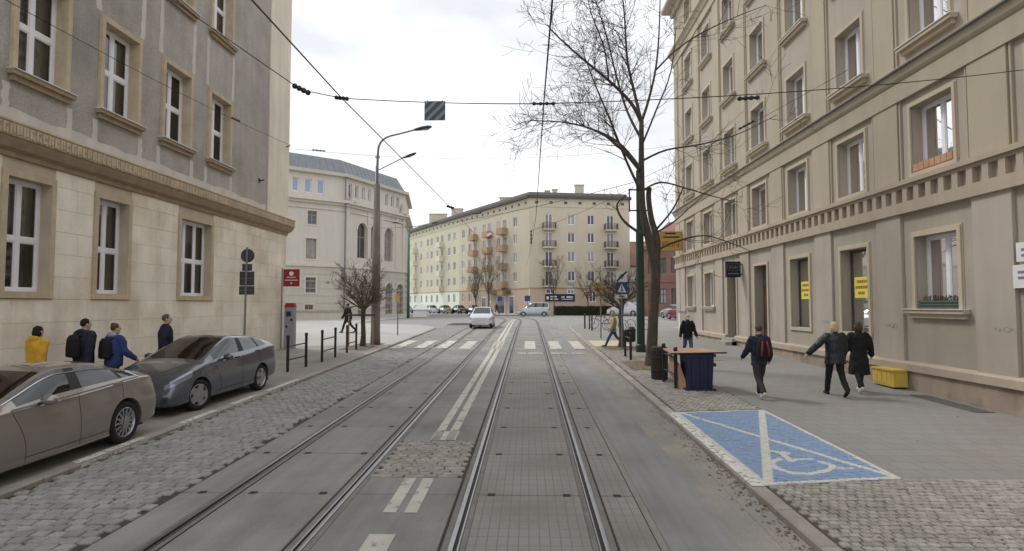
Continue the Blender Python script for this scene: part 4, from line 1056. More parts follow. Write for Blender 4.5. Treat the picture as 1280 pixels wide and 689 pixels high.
# flag on a balcony
t = thing('flag', PM(LM - 9.3, 14.0, 1.0), 'white and red flag hanging from a peach balcony', 'flag')
mb = MB(); mb.tube([PM(LM - 9.3, 14.1, .9), PM(LM - 9.3, 14.6, 2.2)], .03, 6); mb.build('staff', 'grey_metal', t)
for m_, v0, v1 in (('white_board', 13.75, 14.2), ('red_board', 13.3, 13.75)):
    mb = MB(); k_ = 10
    mb.rings([[PM(LM - 10.6 + 1.3 * i / k_, v + .2 * (i / k_), 1.5 + .12 * math.sin(i)) for i in range(k_ + 1)] for v in (v0, v1)], closed=False); mb.build('cloth', m_, t)

# ---------------------------------------------------------------- red brick house behind the tenement
bk = thing('brick_house', (16, 74, .96), 'red brick house with tall dark windows and red tiled roof beyond the tenement', 'building')
PK, LK = facade((15.2, 80), (36, 66)); PK2, LK2 = facade((17.4, 94), (15.2, 80))
kops = [(u - .45, u + .45, v, v + 2.0) for u in (1.2, 2.8, 4.4, 6.2, 8, 10, 12, 14, 16, 18, 20) for v in (2.6, 6.6)]
wall(PK, 0, LK, .5, 10.2, 0, kops, .25).build('wall', 'brick_red', bk); wall(PK2, 0, LK2, .5, 10.2, 0).build('wall', 'brick_red', bk)
for q in kops: far_window(bk, PK, *q, rec=.2, fm='roof_dark')
band(PK, LK, 5.4, 5.8, .12, 'brick_red', 'string_course', bk); band(PK, LK, 9.8, 10.3, .3, 'brick_red', 'cornice', bk)
mb = MB(); A = [(15.2, 80, 10.3), (36, 66, 10.3), (42, 78, 10.3), (17.4, 94, 10.3)]; mb.rings([A, [(19.5, 83.5, 14), (36, 72, 14), (37, 75, 14), (20.5, 87, 14)]]); mb.build('roof', 'roof_red', bk)
mb = MB(); mb.box(21.5, 22.7, 79, 80, 12, 16); mb.build('chimney', 'brick_red', bk)
mb = MB(); mb.box(36, 80, 60, 62, 0, 1); 
# low white outbuilding between block and brick house
ob = thing('outbuilding', (18, 100, .96), 'low white house with steep red roof behind the apartment block', 'building')
mb = MB(); mb.box(15, 26, 100, 108, .5, 9.0); mb.build('wall', 'theatre_low', ob)
mb = MB(); mb.prism([(14.6, 99.6, 9), (26.4, 99.6, 9), (26.4, 104, 13.5), (14.6, 104, 13.5)], (0, .2, -.2)); mb.prism([(14.6, 108.4, 9), (26.4, 108.4, 9), (26.4, 104, 13.5), (14.6, 104, 13.5)], (0, -.2, -.2)); mb.build('roof', 'roof_red', ob)
for u in (15.8, 18, 20.2):
    far_window(ob, lambda u_, v, w: (u_, 100 - w, v), u - .5, u + .5, 5.6, 7.0, rec=-.03)

# ---------------------------------------------------------------- cars
def paint(name, c, metal=.5, rough=.26): return mat(name, c, rough, .04, 2, metal=metal, coat=1.0, spec=.5, obj=True)
paint('paint_bronze', S(152, 143, 134, 1.0)); paint('paint_graphite', S(92, 97, 108, .9)); paint('paint_white', S(214, 216, 222, .80), 0, .3); paint('paint_silver', S(176, 182, 192, 1.0), .6)
paint('paint_black', S(40, 42, 48, 1)); paint('paint_olive', S(122, 116, 84, 1)); paint('paint_grey', S(120, 124, 128, 1)); paint('paint_red', S(150, 60, 70, 1))
glassmat('car_glass', (.34, .37, .36, 1), .01)
mat('seat_fabric', S(64, 62, 62, 1), .9, .1, 6, obj=True)
glassmat('car_glass_light', (.45, .5, .5, 1), .01)
mat('tyre', S(38, 37, 37, 1), .9, .1, 6, obj=True); mat('rim', S(176, 176, 178, 1), .35, .05, 6, metal=.8, obj=True)
mat('lamp_clear', S(150, 160, 176, .9), .12, .1, 9, metal=.35, spec=.9, obj=True); mat('lamp_red', S(176, 40, 40, 1.0), .15, .1, 9, spec=.9, obj=True)
mat('car_trim', S(30, 30, 32, 1), .6, .1, 6, obj=True); mat('chrome', S(200, 200, 204, 1), .2, .03, 6, metal=1, obj=True)
mat('plate', S(214, 214, 210, 1), .6, .03, 6, obj=True)
def cmr(p0, p1, p2, p3, t):
    return .5 * ((2 * p1) + (-p0 + p2) * t + (2 * p0 - 5 * p1 + 4 * p2 - p3) * t * t + (-p0 + 3 * p1 - 3 * p2 + p3) * t ** 3)
def spline_rows(grid, sub):
    out = []
    n = len(grid)
    for i in range(n - 1):
        a, b, c, d = grid[max(i - 1, 0)], grid[i], grid[i + 1], grid[min(i + 2, n - 1)]
        for k in range(sub):
            t = k / sub; out.append([cmr(a[j], b[j], c[j], d[j], t) for j in range(len(b))])
    out.append(list(grid[-1])); return out
def car(name, loc, rz, label, pt, st, axles, wr=.315, wt=.20, glass=(), ws=(3, 4), rw=(7.15, 8), group=None, regions=(), spokes=10, seams=(), mirror=3.3, tint='car_glass', plates=True, chrome=False, handles=(), steer=0):
    root = thing(name, loc, label, 'car', group, rz)
    SUB, RS = 6, 5
    grid = []
    for (yl, yb, yr, w, wb, wrr, zb, zbelt, zr, zc) in st:
        zm = zb + (zbelt - zb) * .52
        grid.append([Vector(q) for q in ((0, yl, zb), (w * .86, yl, zb), (w * .985, yl, zb + .13), (w, yl * .8 + yb * .2, zm), (wb + (w - wb) * .35, yb * .85 + yl * .15, zbelt - .07), (wb, yb, zbelt), (wrr, yr, zr), (wrr * .55, yr, zc - (zc - zr) * .25), (0, yr, zc))])
    fine_s = spline_rows(grid, SUB)                              # along the length
    fg = []
    for row in fine_s:
        r2 = spline_rows([[p] for p in row], RS); fg.append([q[0] for q in r2])
    ns, nr = len(fg), len(fg[0]); ring = nr * 2 - 2
    vs = []
    for row in fg:
        for p in row: p.x = max(p.x, 0)
        row[0].x = 0; row[-1].x = 0
        vs += row + [Vector((-p.x, p.y, p.z)) for p in row[-2:0:-1]]
    faces = []; mi = []
    slots = ['body']
    def slot(nm):
        if nm not in slots: slots.append(nm)
        return slots.index(nm)
    for i in range(ns - 1):
        for j in range(ring):
            k = (j + 1) % ring
            faces.append((i * ring + j, i * ring + k, (i + 1) * ring + k, (i + 1) * ring + j))
            jj = j if j < nr - 1 else ring - 1 - j
            side = 'r' if j < nr - 1 else 'l'
            s = (i + .5) / SUB; r = (jj + .5) / RS
            c = (vs[faces[-1][0]] + vs[faces[-1][2]]) / 2; nm = 'body'
            for gi, (s0, s1) in enumerate(glass):
                if s0 < s < s1 and 5.15 < r < 5.92: nm = 'side_window|%s%d' % (side, gi)
            if nm == 'body' and glass and glass[0][0] < s < glass[-1][1] and 5.15 < r < 5.92: nm = 'window_pillar'
            if ws[0] < s < ws[1] and r > 6.12: nm = 'windscreen'
            if rw and rw[0] < s < rw[1] and r > 6.2: nm = 'rear_window'
            for rn, fn in regions:
                if fn(s, r, c): nm = rn + '|' + side if rn in ('headlight', 'tail_light') else rn
            mi.append(slot(nm))
    faces.append(tuple(range(ring - 1, -1, -1))); mi.append(0); e = (ns - 1) * ring; faces.append(tuple(e + j for j in range(ring))); mi.append(0)
    me = bpy.data.meshes.new('body'); me.from_pydata([v[:] for v in vs], [], faces)
    dummy = MATS[pt]
    for _ in slots: me.materials.append(None)
    me.polygons.foreach_set('material_index', mi); me.update()
    bm = bmesh.new(); bm.from_mesh(me); bmesh.ops.remove_doubles(bm, verts=bm.verts, dist=1e-5); bmesh.ops.recalc_face_normals(bm, faces=bm.faces); bm.to_mesh(me); bm.free()
    bo = bpy.data.objects.new('body', me)
    cb = MB(); xw = max(q[3] for q in st)
    for ay in axles:
        for s_ in (-1, 1):
            cb.lathe([(wr + .055, 0), (wr + .055, .32)], (s_ * (xw + .05) - (.32 if s_ > 0 else 0), ay, wr), 28, 'x')
    cme = cb.mesh('cut'); cbm = bmesh.new(); cbm.from_mesh(cme); bmesh.ops.recalc_face_normals(cbm, faces=cbm.faces); cbm.to_mesh(cme); cbm.free()
    cme.materials.append(None); co = bpy.data.objects.new('cut', cme)
    md = bo.modifiers.new('b', 'BOOLEAN'); md.operation = 'DIFFERENCE'; md.object = co; md.solver = 'EXACT'
    src = evaluated([bo, co])
    by = {}
    for p in src.polygons: by.setdefault(p.material_index if p.material_index < len(slots) else 0, []).append(p)
    parts = {}
    M_OF = {'body': pt, 'side_window': tint, 'windscreen': tint, 'rear_window': tint, 'headlight': 'lamp_clear', 'tail_light': 'lamp_red', 'grille': 'car_trim', 'window_pillar': 'car_trim', 'bumper_trim': 'car_trim', 'fog_lamp': 'lamp_clear', 'sunroof': 'car_glass'}
    for k, ps in by.items():
        nm = slots[k].split('|')[0]; vmap = {}; V = []; F = []
        for p in ps:
            f = []
            for vi in p.vertices:
                if vi not in vmap: vmap[vi] = len(V); V.append(src.vertices[vi].co[:])
                f.append(vmap[vi])
            F.append(f)
        m2 = bpy.data.meshes.new(nm); m2.from_pydata(V, [], F); m2.materials.append(MATS[M_OF[nm]]); m2.polygons.foreach_set('use_smooth', [True] * len(F)); m2.update()
        try: m2.set_sharp_from_angle(angle=R(38))
        except Exception: pass
        parts[slots[k]] = link(nm, m2, root)
    body = parts['body']
    # box painted dark as shade under the body, and wheels
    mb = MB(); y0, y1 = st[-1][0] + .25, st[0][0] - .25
    mb.box(-xw * .78, xw * .78, y0, y1, .16, .5); mb.build('underside_shade_box', 'car_trim', root, local=True)
    if mirror:                                                    # cabin: floor, dashboard, seats, steering wheel
        def sec(ss): return fg[int(ss * SUB)]
        zf = st[3][7] - .06; mb = MB(); mb.box(-xw * .82, xw * .82, st[8][0] + .2, st[3][1] - .05, .5, .56); cb_ = mb.build('cabin_floor', 'car_trim', root, local=True)
        mb = MB(); yd = st[3][1]; mb.rings([[(-xw * .8, yd - .12, .56), (xw * .8, yd - .12, .56), (xw * .8, yd - .12, zf), (-xw * .8, yd - .12, zf)], [(-xw * .74, yd - .5, .6), (xw * .74, yd - .5, .6), (xw * .74, yd - .45, zf - .02), (-xw * .74, yd - .45, zf - .02)]]); mb.build('dashboard', 'car_trim', root, local=True)
        for yy in (st[5][0] + .18, st[6][0] + .15):
            for sx_ in (-.36, .36):
                mb = MB(); mb.box(sx_ - .24, sx_ + .24, yy, yy + .48, .56, .68); zt_ = st[5][7] + .12
                mb.rings([[(sx_ - .23, yy - .02, .62), (sx_ + .23, yy - .02, .62), (sx_ + .23, yy + .12, .62), (sx_ - .23, yy + .12, .62)], [(sx_ - .22, yy - .16, zt_), (sx_ + .22, yy - .16, zt_), (sx_ + .22, yy - .06, zt_), (sx_ - .22, yy - .06, zt_)]])
                mb.box(sx_ - .12, sx_ + .12, yy - .19, yy - .10, zt_ + .03, zt_ + .19); mb.build('seat', 'seat_fabric', root, local=True)
        mb = MB(); n_ = 16; mb.tube([(-.36 + .17 * math.cos(2 * math.pi * k / n_), yd - .62 + .06 * math.sin(2 * math.pi * k / n_), zf - .03 + .16 * math.sin(2 * math.pi * k / n_)) for k in range(n_ + 1)], .014, 5); mb.build('steering_wheel', 'car_trim', root, local=True)
    tm = MB(); tm.lathe([(wr * .70, -wt / 2 + .01), (wr * .93, -wt / 2), (wr, -wt / 2 + .035), (wr, wt / 2 - .035), (wr * .93, wt / 2), (wr * .70, wt / 2 - .01), (wr * .66, 0)], (0, 0, 0), 28, 'x'); tme = tm.mesh('tyre'); tme.materials.append(MATS['tyre']); tme.polygons.foreach_set('use_smooth', [True] * len(tme.polygons))
    rm = MB(); x1 = wt / 2 - .012
    n = 28
    rm.rings([[(x1, wr * .715 * math.cos(2 * math.pi * k / n), wr * .715 * math.sin(2 * math.pi * k / n)) for k in range(n)], [(x1 + .008, wr * .68 * math.cos(2 * math.pi * k / n), wr * .68 * math.sin(2 * math.pi * k / n)) for k in range(n)], [(x1 - .03, wr * .63 * math.cos(2 * math.pi * k / n), wr * .63 * math.sin(2 * math.pi * k / n)) for k in range(n)]], caps=False)
    for k in range(spokes):
        a = 2 * math.pi * k / spokes; ca, sa = math.cos(a), math.sin(a); wd = .055 * wr / .315 * 10 / spokes * (.62 if spokes > 8 else 1.0)
        pts = []
        for rr, hw in ((wr * .12, wd * .8), (wr * .66, wd * .55)):
            for s_ in (-1, 1): pts.append((rr * ca - s_ * hw * sa, rr * sa + s_ * hw * ca))
        (a0, b0), (a1, b1), (a2, b2), (a3, b3) = pts
        rm.hexa([(x1 - .035, a0, b0), (x1 - .035, a1, b1), (x1 - .035, a3, b3), (x1 - .035, a2, b2), (x1 + .002, a0, b0), (x1 + .002, a1, b1), (x1 - .006, a3, b3), (x1 - .006, a2, b2)])
    rm.lathe([(wr * .19, x1 - .04), (wr * .19, x1 + .004), (wr * .12, x1 + .010)], (0, 0, 0), 16, 'x'); rme = rm.mesh('rim'); rme.materials.append(MATS['rim'])
    hb = MB(); hb.lathe([(wr * .64, -.06), (wr * .64, x1 - .05)], (0, 0, 0), 20, 'x'); hme = hb.mesh('wheel'); hme.materials.append(MATS['car_trim'])
    for ay in axles:
        for s_ in (-1, 1):
            o = link('wheel', hme, root, (s_ * (xw - wt / 2 - .02), ay, wr)); o.rotation_euler = (0, 0, (0 if s_ > 0 else math.pi) + (steer if ay > 0 else 0))
            link('tyre', tme, o); link('rim', rme, o)
    # door gaps, mirrors, plates, handles
    for ss in seams:
        i = int(ss * SUB); pts = fg[i]; j0, j1 = int(1.6 * RS), int(5.0 * RS)
        for s_ in (-1, 1):
            mb = MB(); line = [Vector((p.x * s_, p.y, p.z)) for p in pts[j0:j1 + 1]]
            mb.tube([p + Vector((s_ * -.001, 0, 0)) for p in line], .0045, 4); mb.build('door_gap', 'car_trim', root, local=True)
    for rr, s0, s1 in ((6.0, 1.15, 2.95), (2.0, 3.3, 6.4)):
        jr = int(rr * RS)
        for s_ in (-1, 1):
            line = [Vector((fg[i][jr].x * s_, fg[i][jr].y, fg[i][jr].z)) for i in range(int(s0 * SUB), int(s1 * SUB) + 1)]
            if plates and mirror: mb = MB(); mb.tube(line, .005, 4); mb.build('panel_gap', 'car_trim', root, local=True)
    if mirror:
        i = int(mirror * SUB); p = fg[i][int(5.0 * RS)]
        for s_ in (-1, 1):
            mb = MB(); c = Vector(((p.x + .13) * s_, p.y - .12, p.z + .05)); mb.ball(c, .115, .075, .075, 12, 8); o = mb.build('mirror', pt, root, True, True)
            mb = MB(); mb.tube([(p.x * s_ * .98, p.y - .08, p.z - .01), c + Vector((-s_ * .05, 0, -.03))], .022, 6); mb.build('mirror_stalk', 'car_trim', o, local=True)
    for s0, rr in handles:
        i = int(s0 * SUB); p = fg[i][int(rr * RS)]
        for s_ in (-1, 1):
            mb = MB(); mb.box(p.x * s_ - .02, p.x * s_ + .02, p.y - .09, p.y + .09, p.z - .014, p.z + .014); mb.build('door_handle', 'car_trim' if not chrome else pt, root, local=True)
    if plates:
        for yy, zz in ((st[0][0] + .012, st[0][6] + .17), (st[-1][0] - .012, st[-1][6] + .38)):
            mb = MB(); mb.box(-.26, .26, yy - .008, yy + .008, zz - .055, zz + .055); mb.build('number_plate', 'plate', root, local=True)
    if chrome:                                                    # bright strip round the side windows
        for s_ in (-1, 1):
            i0, i1 = int(glass[0][0] * SUB), int(glass[-1][1] * SUB); lo, hi = int(5.1 * RS), int(5.95 * RS)
            lp = [fg[i][hi] for i in range(i0, i1 + 1)] + [fg[i1][j] for j in range(hi, lo - 1, -1)] + [fg[i][lo] for i in range(i1, i0 - 1, -1)]
            mb = MB(); mb.tube([Vector((q.x * s_ * 1.004 + s_ * .003, q.y, q.z)) for q in lp], .011, 5); mb.build('window_trim', 'chrome', root, local=True)
    return root, fg
def gl(y, side='L'): return gz(y)
INSIGHT = [(2.16, 2.06, 2.03, .60, .56, .42, .24, .60, .64, .66), (2.02, 1.86, 1.82, .79, .73, .52, .19, .73, .78, .81), (1.33, 1.33, 1.33, .845, .795, .62, .19, .86, .925, .955),
           (.72, .96, 1.0, .85, .80, .66, .19, .935, .985, 1.03), (.2, .30, -.02, .85, .80, .57, .19, .965, 1.345, 1.405), (-.35, -.38, -.48, .85, .80, .575, .19, .99, 1.365, 1.425),
           (-1.1, -1.1, -1.08, .845, .785, .555, .20, 1.03, 1.325, 1.39), (-1.6, -1.58, -1.52, .83, .765, .54, .24, 1.07, 1.285, 1.345), (-2.02, -2.06, -2.1, .80, .72, .53, .27, 1.06, 1.17, 1.205), (-2.2, -2.2, -2.19, .74, .67, .50, .32, .98, 1.07, 1.09)]
reg_i = [('headlight', lambda s, r, c: .55 < s < 1.75 and 3.7 < r < 5.15 and abs(c.x) > .44), ('tail_light', lambda s, r, c: s > 8.0 and 4.0 < r < 5.4 and abs(c.x) > .42),
         ('grille', lambda s, r, c: s < .95 and ((abs(c.x) < .52 and .27 < c.z < .37) or (.50 < c.z < .585 and abs(c.x) < .45)))]
y_ = 13.62
car('parked_car', (-7.58, y_, gz(y_) + HL + .004), math.pi - .05, 'graphite grey hatchback with sloping tail parked on the pavement behind the bronze saloon', 'paint_graphite', INSIGHT, (1.28, -1.27),
    glass=((3.25, 4.85), (5.12, 6.2), (6.35, 7.1)), ws=(3.05, 3.95), rw=(6.7, 8.0), regions=reg_i, spokes=5, seams=(3.35, 5.0, 6.3), handles=((4.75, 4.75), (6.0, 4.75)), mirror=3.7, group='cars parked on the left pavement', steer=-.25)[0].rotation_euler.x = -TILT
GC = [(2.28, 2.18, 2.14, .62, .60, .46, .22, .62, .66, .68), (2.12, 1.98, 1.92, .83, .78, .58, .17, .74, .79, .82), (1.42, 1.42, 1.42, .905, .85, .66, .16, .85, .90, .93),
      (.62, .80, .86, .91, .85, .70, .16, .92, .965, .99), (.05, .15, -.06, .912, .85, .60, .16, .945, 1.28, 1.34), (-.42, -.42, -.50, .912, .85, .60, .16, .965, 1.32, 1.385),
      (-1.15, -1.15, -1.18, .91, .84, .575, .17, .995, 1.27, 1.345), (-1.66, -1.72, -1.66, .90, .81, .545, .20, 1.015, 1.15, 1.225), (-2.18, -2.16, -2.16, .86, .75, .56, .25, .985, 1.035, 1.07), (-2.34, -2.32, -2.31, .76, .68, .50, .32, .86, .90, .92)]
reg_b = [('headlight', lambda s, r, c: .5 < s < 1.5 and 3.9 < r < 5.1 and abs(c.x) > .46), ('tail_light', lambda s, r, c: s > 8.02 and 3.75 < r < 5.2 and abs(c.x) > .42), ('grille', lambda s, r, c: s < .6 and abs(c.x) < .5 and .28 < c.z < .6)]
y_ = 8.19
r_ = car('parked_saloon', (-7.43, y_, gz(y_) + HL + .004), math.pi - .01, 'bronze four door coupe with chrome window line parked on the pavement', 'paint_bronze', GC, (1.40, -1.405), wr=.335, wt=.225,
    glass=((3.3, 4.9), (5.1, 6.35), (6.45, 7.3)), ws=(3.05, 3.95), rw=(6.6, 8.0), regions=reg_b, spokes=14, seams=(3.3, 5.0, 6.42), handles=((4.8, 4.72), (6.2, 4.8)), mirror=3.75, chrome=True, group='cars parked on the left pavement')[0]
r_.rotation_euler.x = -TILT; r_['category'] = 'car'
# shark fin aerial on the hatchback roof
HATCH = [(1.78, 1.72, 1.70, .62, .58, .42, .24, .66, .70, .72), (1.66, 1.52, 1.48, .77, .72, .52, .18, .78, .83, .86), (1.15, 1.12, 1.12, .82, .77, .62, .18, .87, .93, .96), (.72, .84, .88, .825, .775, .66, .18, .92, .98, 1.0),
         (.3, .3, .10, .825, .77, .57, .18, .95, 1.37, 1.42), (-.3, -.3, -.35, .825, .77, .57, .18, .96, 1.40, 1.46), (-.95, -.95, -.95, .82, .765, .56, .18, .97, 1.37, 1.435), (-1.4, -1.42, -1.36, .81, .75, .54, .2, .98, 1.30, 1.37), (-1.72, -1.74, -1.72, .79, .70, .54, .24, .97, 1.02, 1.05), (-1.86, -1.86, -1.85, .72, .66, .5, .28, .82, .86, .88)]
reg_h = [('bumper_trim', lambda s, r, c: s < 1.2 and c.z < .33 and r < 3.2), ('headlight', lambda s, r, c: s < 1.25 and 3.3 < r < 5.2 and abs(c.x) > .34 and c.z > .5), ('tail_light', lambda s, r, c: s > 7.9 and 3.6 < r < 5.2 and abs(c.x) > .42), ('grille', lambda s, r, c: s < .9 and abs(c.x) < .34 and .56 < c.z < .66)]
y_ = 42.6; car('hatchback_car', (-3.30, y_, gz(y_) + .03), math.pi, 'small white hatchback driving towards the crossing on the tram track', 'paint_white', HATCH, (1.12, -1.2), wr=.285, wt=.18,
    glass=((3.3, 4.9), (5.1, 6.4), (6.5, 7.2)), ws=(3.05, 3.95), rw=(7.1, 8.0), regions=reg_h, spokes=6, seams=(3.4, 5.0), mirror=3.7, tint='car_glass_light')
VAN = [(2.08, 2.02, 2.0, .66, .62, .46, .26, .74, .78, .80), (1.95, 1.78, 1.74, .84, .79, .58, .2, .88, .93, .96), (1.3, 1.3, 1.3, .885, .83, .66, .2, 1.0, 1.06, 1.09), (.85, 1.0, 1.05, .89, .83, .7, .2, 1.06, 1.12, 1.15),
       (.4, .4, .25, .89, .83, .66, .2, 1.10, 1.70, 1.78), (-.3, -.3, -.35, .89, .835, .68, .2, 1.11, 1.74, 1.83), (-1.0, -1.0, -1.0, .89, .835, .68, .2, 1.12, 1.74, 1.83), (-1.6, -1.6, -1.58, .885, .83, .67, .22, 1.12, 1.72, 1.81), (-2.0, -2.02, -1.96, .87, .81, .66, .25, 1.12, 1.60, 1.68), (-2.12, -2.12, -2.12, .84, .78, .62, .28, .95, 1.02, 1.04)]
reg_v = [('headlight', lambda s, r, c: .5 < s < 1.6 and 3.6 < r < 5.2 and abs(c.x) > .44), ('tail_light', lambda s, r, c: s > 8.0 and 3.4 < r < 5.2 and abs(c.x) > .6), ('grille', lambda s, r, c: s < .5 and abs(c.x) < .5 and .30 < c.z < .5)]
VANKW = dict(wr=.31, wt=.2, glass=((3.3, 4.85), (5.1, 6.35), (6.6, 7.6)), ws=(3.05, 3.95), rw=(8.1, 8.8), regions=reg_v, spokes=6, seams=(3.4, 5.0, 6.5), mirror=3.7)
car('silver_van', (.60, 78.0, .97), R(90), 'silver passenger van crossing the junction in front of the apartment block', 'paint_silver', VAN, (1.32, -1.38), tint='car_glass_light', **VANKW)
VK2 = dict(VANKW); VK2['glass'] = ((3.3, 4.85),); VK2['rw'] = None; VK2['seams'] = (3.4,)
car('delivery_van', (12.6, 80.5, 1.07), R(78), 'white panel van parked beyond the bicycles', 'paint_white', VAN, (1.32, -1.38), **VK2)
HK = dict(wr=.30, wt=.19, glass=((3.3, 4.9), (5.1, 6.4), (6.5, 7.2)), ws=(3.05, 3.95), rw=(7.1, 8.0), regions=reg_h, spokes=6, mirror=None)
for x, y, a, p, lab in ((-9.0, 98.5, 205, 'paint_grey', 'grey hatchback, end of the row parked by the peach wing'), (-11.6, 100.0, 208, 'paint_black', 'black hatchback parked between a grey and an olive car'), (-14.2, 101.5, 205, 'paint_olive', 'olive hatchback in the row by the yellow wing'),
                        (-16.8, 103.2, 206, 'paint_silver', 'silver hatchback in the row by the yellow wing'), (-19.3, 104.8, 206, 'paint_black', 'black hatchback at the far end of the row by the yellow wing'), (-21.9, 106.5, 206, 'paint_grey', 'grey hatchback beside the white kiosk by the yellow wing')):
    car('parked_hatchback', (x, y, .97), R(a), lab, p, HATCH, (1.12, -1.2), group='cars parked along the apartment block', **HK)
car('parked_estate', (14.9, 58.5, 1.06), R(20), 'pinkish red car parked at the corner behind the tenement', 'paint_red', HATCH, (1.12, -1.2), **HK)
car('parked_estate', (15.4, 63.5, 1.06), R(20), 'silver car parked behind the pinkish red one', 'paint_silver', HATCH, (1.12, -1.2), **HK)

# ---------------------------------------------------------------- trees
def grow(mb, p, d, ln, r, depth, up=.12, wig=.22, kids=(3, 5), spread=.75, minr=.005, tips=None):
    n = max(3, int(ln / .35)); pts = [p.copy()]; rads = [r]; dd = d.normalized()
    for i in range(n):
        dd = (dd + Vector((rnd.uniform(-wig, wig), rnd.uniform(-wig, wig), rnd.uniform(-wig, wig) + up)) * .5).normalized()
        pts.append(pts[-1] + dd * (ln / n)); rads.append(max(minr, r * (1 - .72 * (i + 1) / n)))
    mb.tube(pts, rads, 5 if r > .03 else (4 if r > .012 else 3), caps=r > .03)
    if tips is not None and depth == 0: tips.append(pts[-1])
    if depth > 0:
        for _ in range(rnd.randint(*kids)):
            i = rnd.randint(max(1, n // 3), n); t = (pts[min(i, n)] - pts[i - 1]).normalized()
            q = t.orthogonal(); q.rotate(Quaternion(t, rnd.uniform(0, 2 * math.pi)))
            grow(mb, pts[i], t + q * rnd.uniform(spread * .6, spread * 1.3), ln * rnd.uniform(.42, .68), rads[i] * .62, depth - 1, up, wig, kids, spread, minr, tips)
def limb(mb, pts, rads, n=7):
    pts = [[Vector(p)] for p in pts]; pts = [q[0] for q in spline_rows(pts, 4)]
    rr = [q[0] for q in spline_rows([[r] for r in rads], 4)]; mb.tube(pts, rr, n); return pts, rr
TX, TY = 4.0, 19.8
tr = thing('street_tree', (TX, TY, gz(TY) + HR), 'tall bare tree with crooked trunk beside the green tram pole', 'tree')
tk = MB(); cr_ = MB()
trunk = [(4.02, TY, .40), (4.02, TY, .75), (4.06, TY, 1.4), (4.10, TY, 2.2), (4.19, TY, 3.5), (4.12, TY, 4.1), (3.96, TY, 4.8), (3.80, TY, 5.6), (3.76, TY, 6.6), (3.78, TY, 8.64)]
limb(tk, trunk, [.26, .20, .18, .17, .165, .165, .14, .115, .105, .08], 10)
limb(tk, [(4.17, TY, 3.5), (4.27, TY + .1, 4.6), (4.12, TY + .25, 5.4), (4.05, TY + .3, 6.1), (4.08, TY + .3, 6.45)], [.13, .12, .10, .09, .085], 8)
tk.build('trunk', 'bark', tr, smooth=True)
limbs = [  # (points, radii, twig levels)
    ([(3.78, TY, 8.6), (3.4, TY - .2, 9.2), (2.63, TY - .5, 9.85), (1.7, TY - .8, 10.5), (.9, TY - 1.1, 11.1), (.6, TY - 1.2, 11.4)], [.085, .07, .055, .042, .028, .016]),
    ([(3.78, TY, 8.6), (3.62, TY + .4, 9.8), (3.45, TY + .7, 11.0), (3.4, TY + .9, 12.6), (3.3, TY + 1, 14.0)], [.075, .06, .05, .035, .02]),
    ([(3.78, TY, 8.6), (4.05, TY + .1, 9.4), (4.35, TY + .3, 10.6), (4.5, TY + .4, 12.0), (4.6, TY + .5, 14.2)], [.08, .07, .055, .04, .02]),
    ([(4.35, TY + .3, 10.5), (4.9, TY - .2, 10.95), (5.6, TY - .7, 11.3), (6.6, TY - 1.2, 11.6), (7.4, TY - 1.5, 11.8)], [.05, .042, .034, .024, .014]),
    ([(3.76, TY, 7.0), (3.2, TY + .4, 7.9), (2.6, TY + .9, 8.5), (1.6, TY + 1.4, 9.0), (.7, TY + 1.8, 9.25)], [.07, .058, .046, .032, .018]),
    ([(3.76, TY, 6.9), (3.0, TY - .7, 7.5), (2.2, TY - 1.3, 7.9), (1.2, TY - 1.8, 8.05), (.1, TY - 2.2, 8.0)], [.07, .055, .044, .03, .016]),
    ([(3.76, TY, 6.2), (3.2, TY - .4, 7.2), (2.6, TY - .8, 8.5), (2.1, TY - 1.0, 9.6), (1.7, TY - 1.2, 10.6)], [.065, .05, .04, .028, .016]),
    ([(3.8, TY, 7.3), (4.5, TY - .4, 7.55), (5.5, TY - .9, 7.6), (6.5, TY - 1.3, 7.8), (7.6, TY - 1.6, 8.3)], [.06, .05, .038, .026, .014]),
    ([(3.8, TY, 6.3), (4.5, TY + .4, 6.65), (5.5, TY + .8, 6.5), (6.6, TY + 1.1, 6.25), (7.5, TY + 1.3, 6.1)], [.06, .05, .04, .028, .014]),
    ([(4.25, TY + .1, 5.0), (4.7, TY - .3, 5.6), (5.0, TY - .6, 6.3)], [.06, .045, .03]),
    ([(4.25, TY + .1, 4.9), (4.9, TY + .3, 5.3), (5.6, TY + .6, 5.9), (6.2, TY + .9, 6.4)], [.055, .045, .032, .018]),
    ([(4.25, TY, 4.3), (4.8, TY - .3, 4.55), (5.6, TY - .7, 4.7), (6.4, TY - 1.0, 4.4), (7.0, TY - 1.2, 4.1)], [.06, .05, .036, .024, .014]),
    ([(4.0, TY, 4.75), (3.5, TY - .2, 4.95), (3.05, TY - .35, 5.3), (2.88, TY - .4, 5.75), (3.15, TY - .45, 6.05)], [.07, .06, .05, .04, .028]),
    ([(3.78, TY, 8.0), (3.4, TY + .6, 9.2), (3.1, TY + 1.0, 10.6), (2.8, TY + 1.3, 12.2), (2.4, TY + 1.6, 13.8)], [.06, .05, .04, .028, .016]),
    ([(3.78, TY, 7.8), (4.2, TY - .4, 8.9), (4.6, TY - .7, 10.0), (4.75, TY - .9, 11.4)], [.055, .045, .032, .018]),
    ([(2.63, TY - .5, 9.85), (2.5, TY - .4, 11.0), (2.1, TY - .3, 12.2), (1.9, TY - .3, 13.2)], [.04, .032, .022, .012]),
]
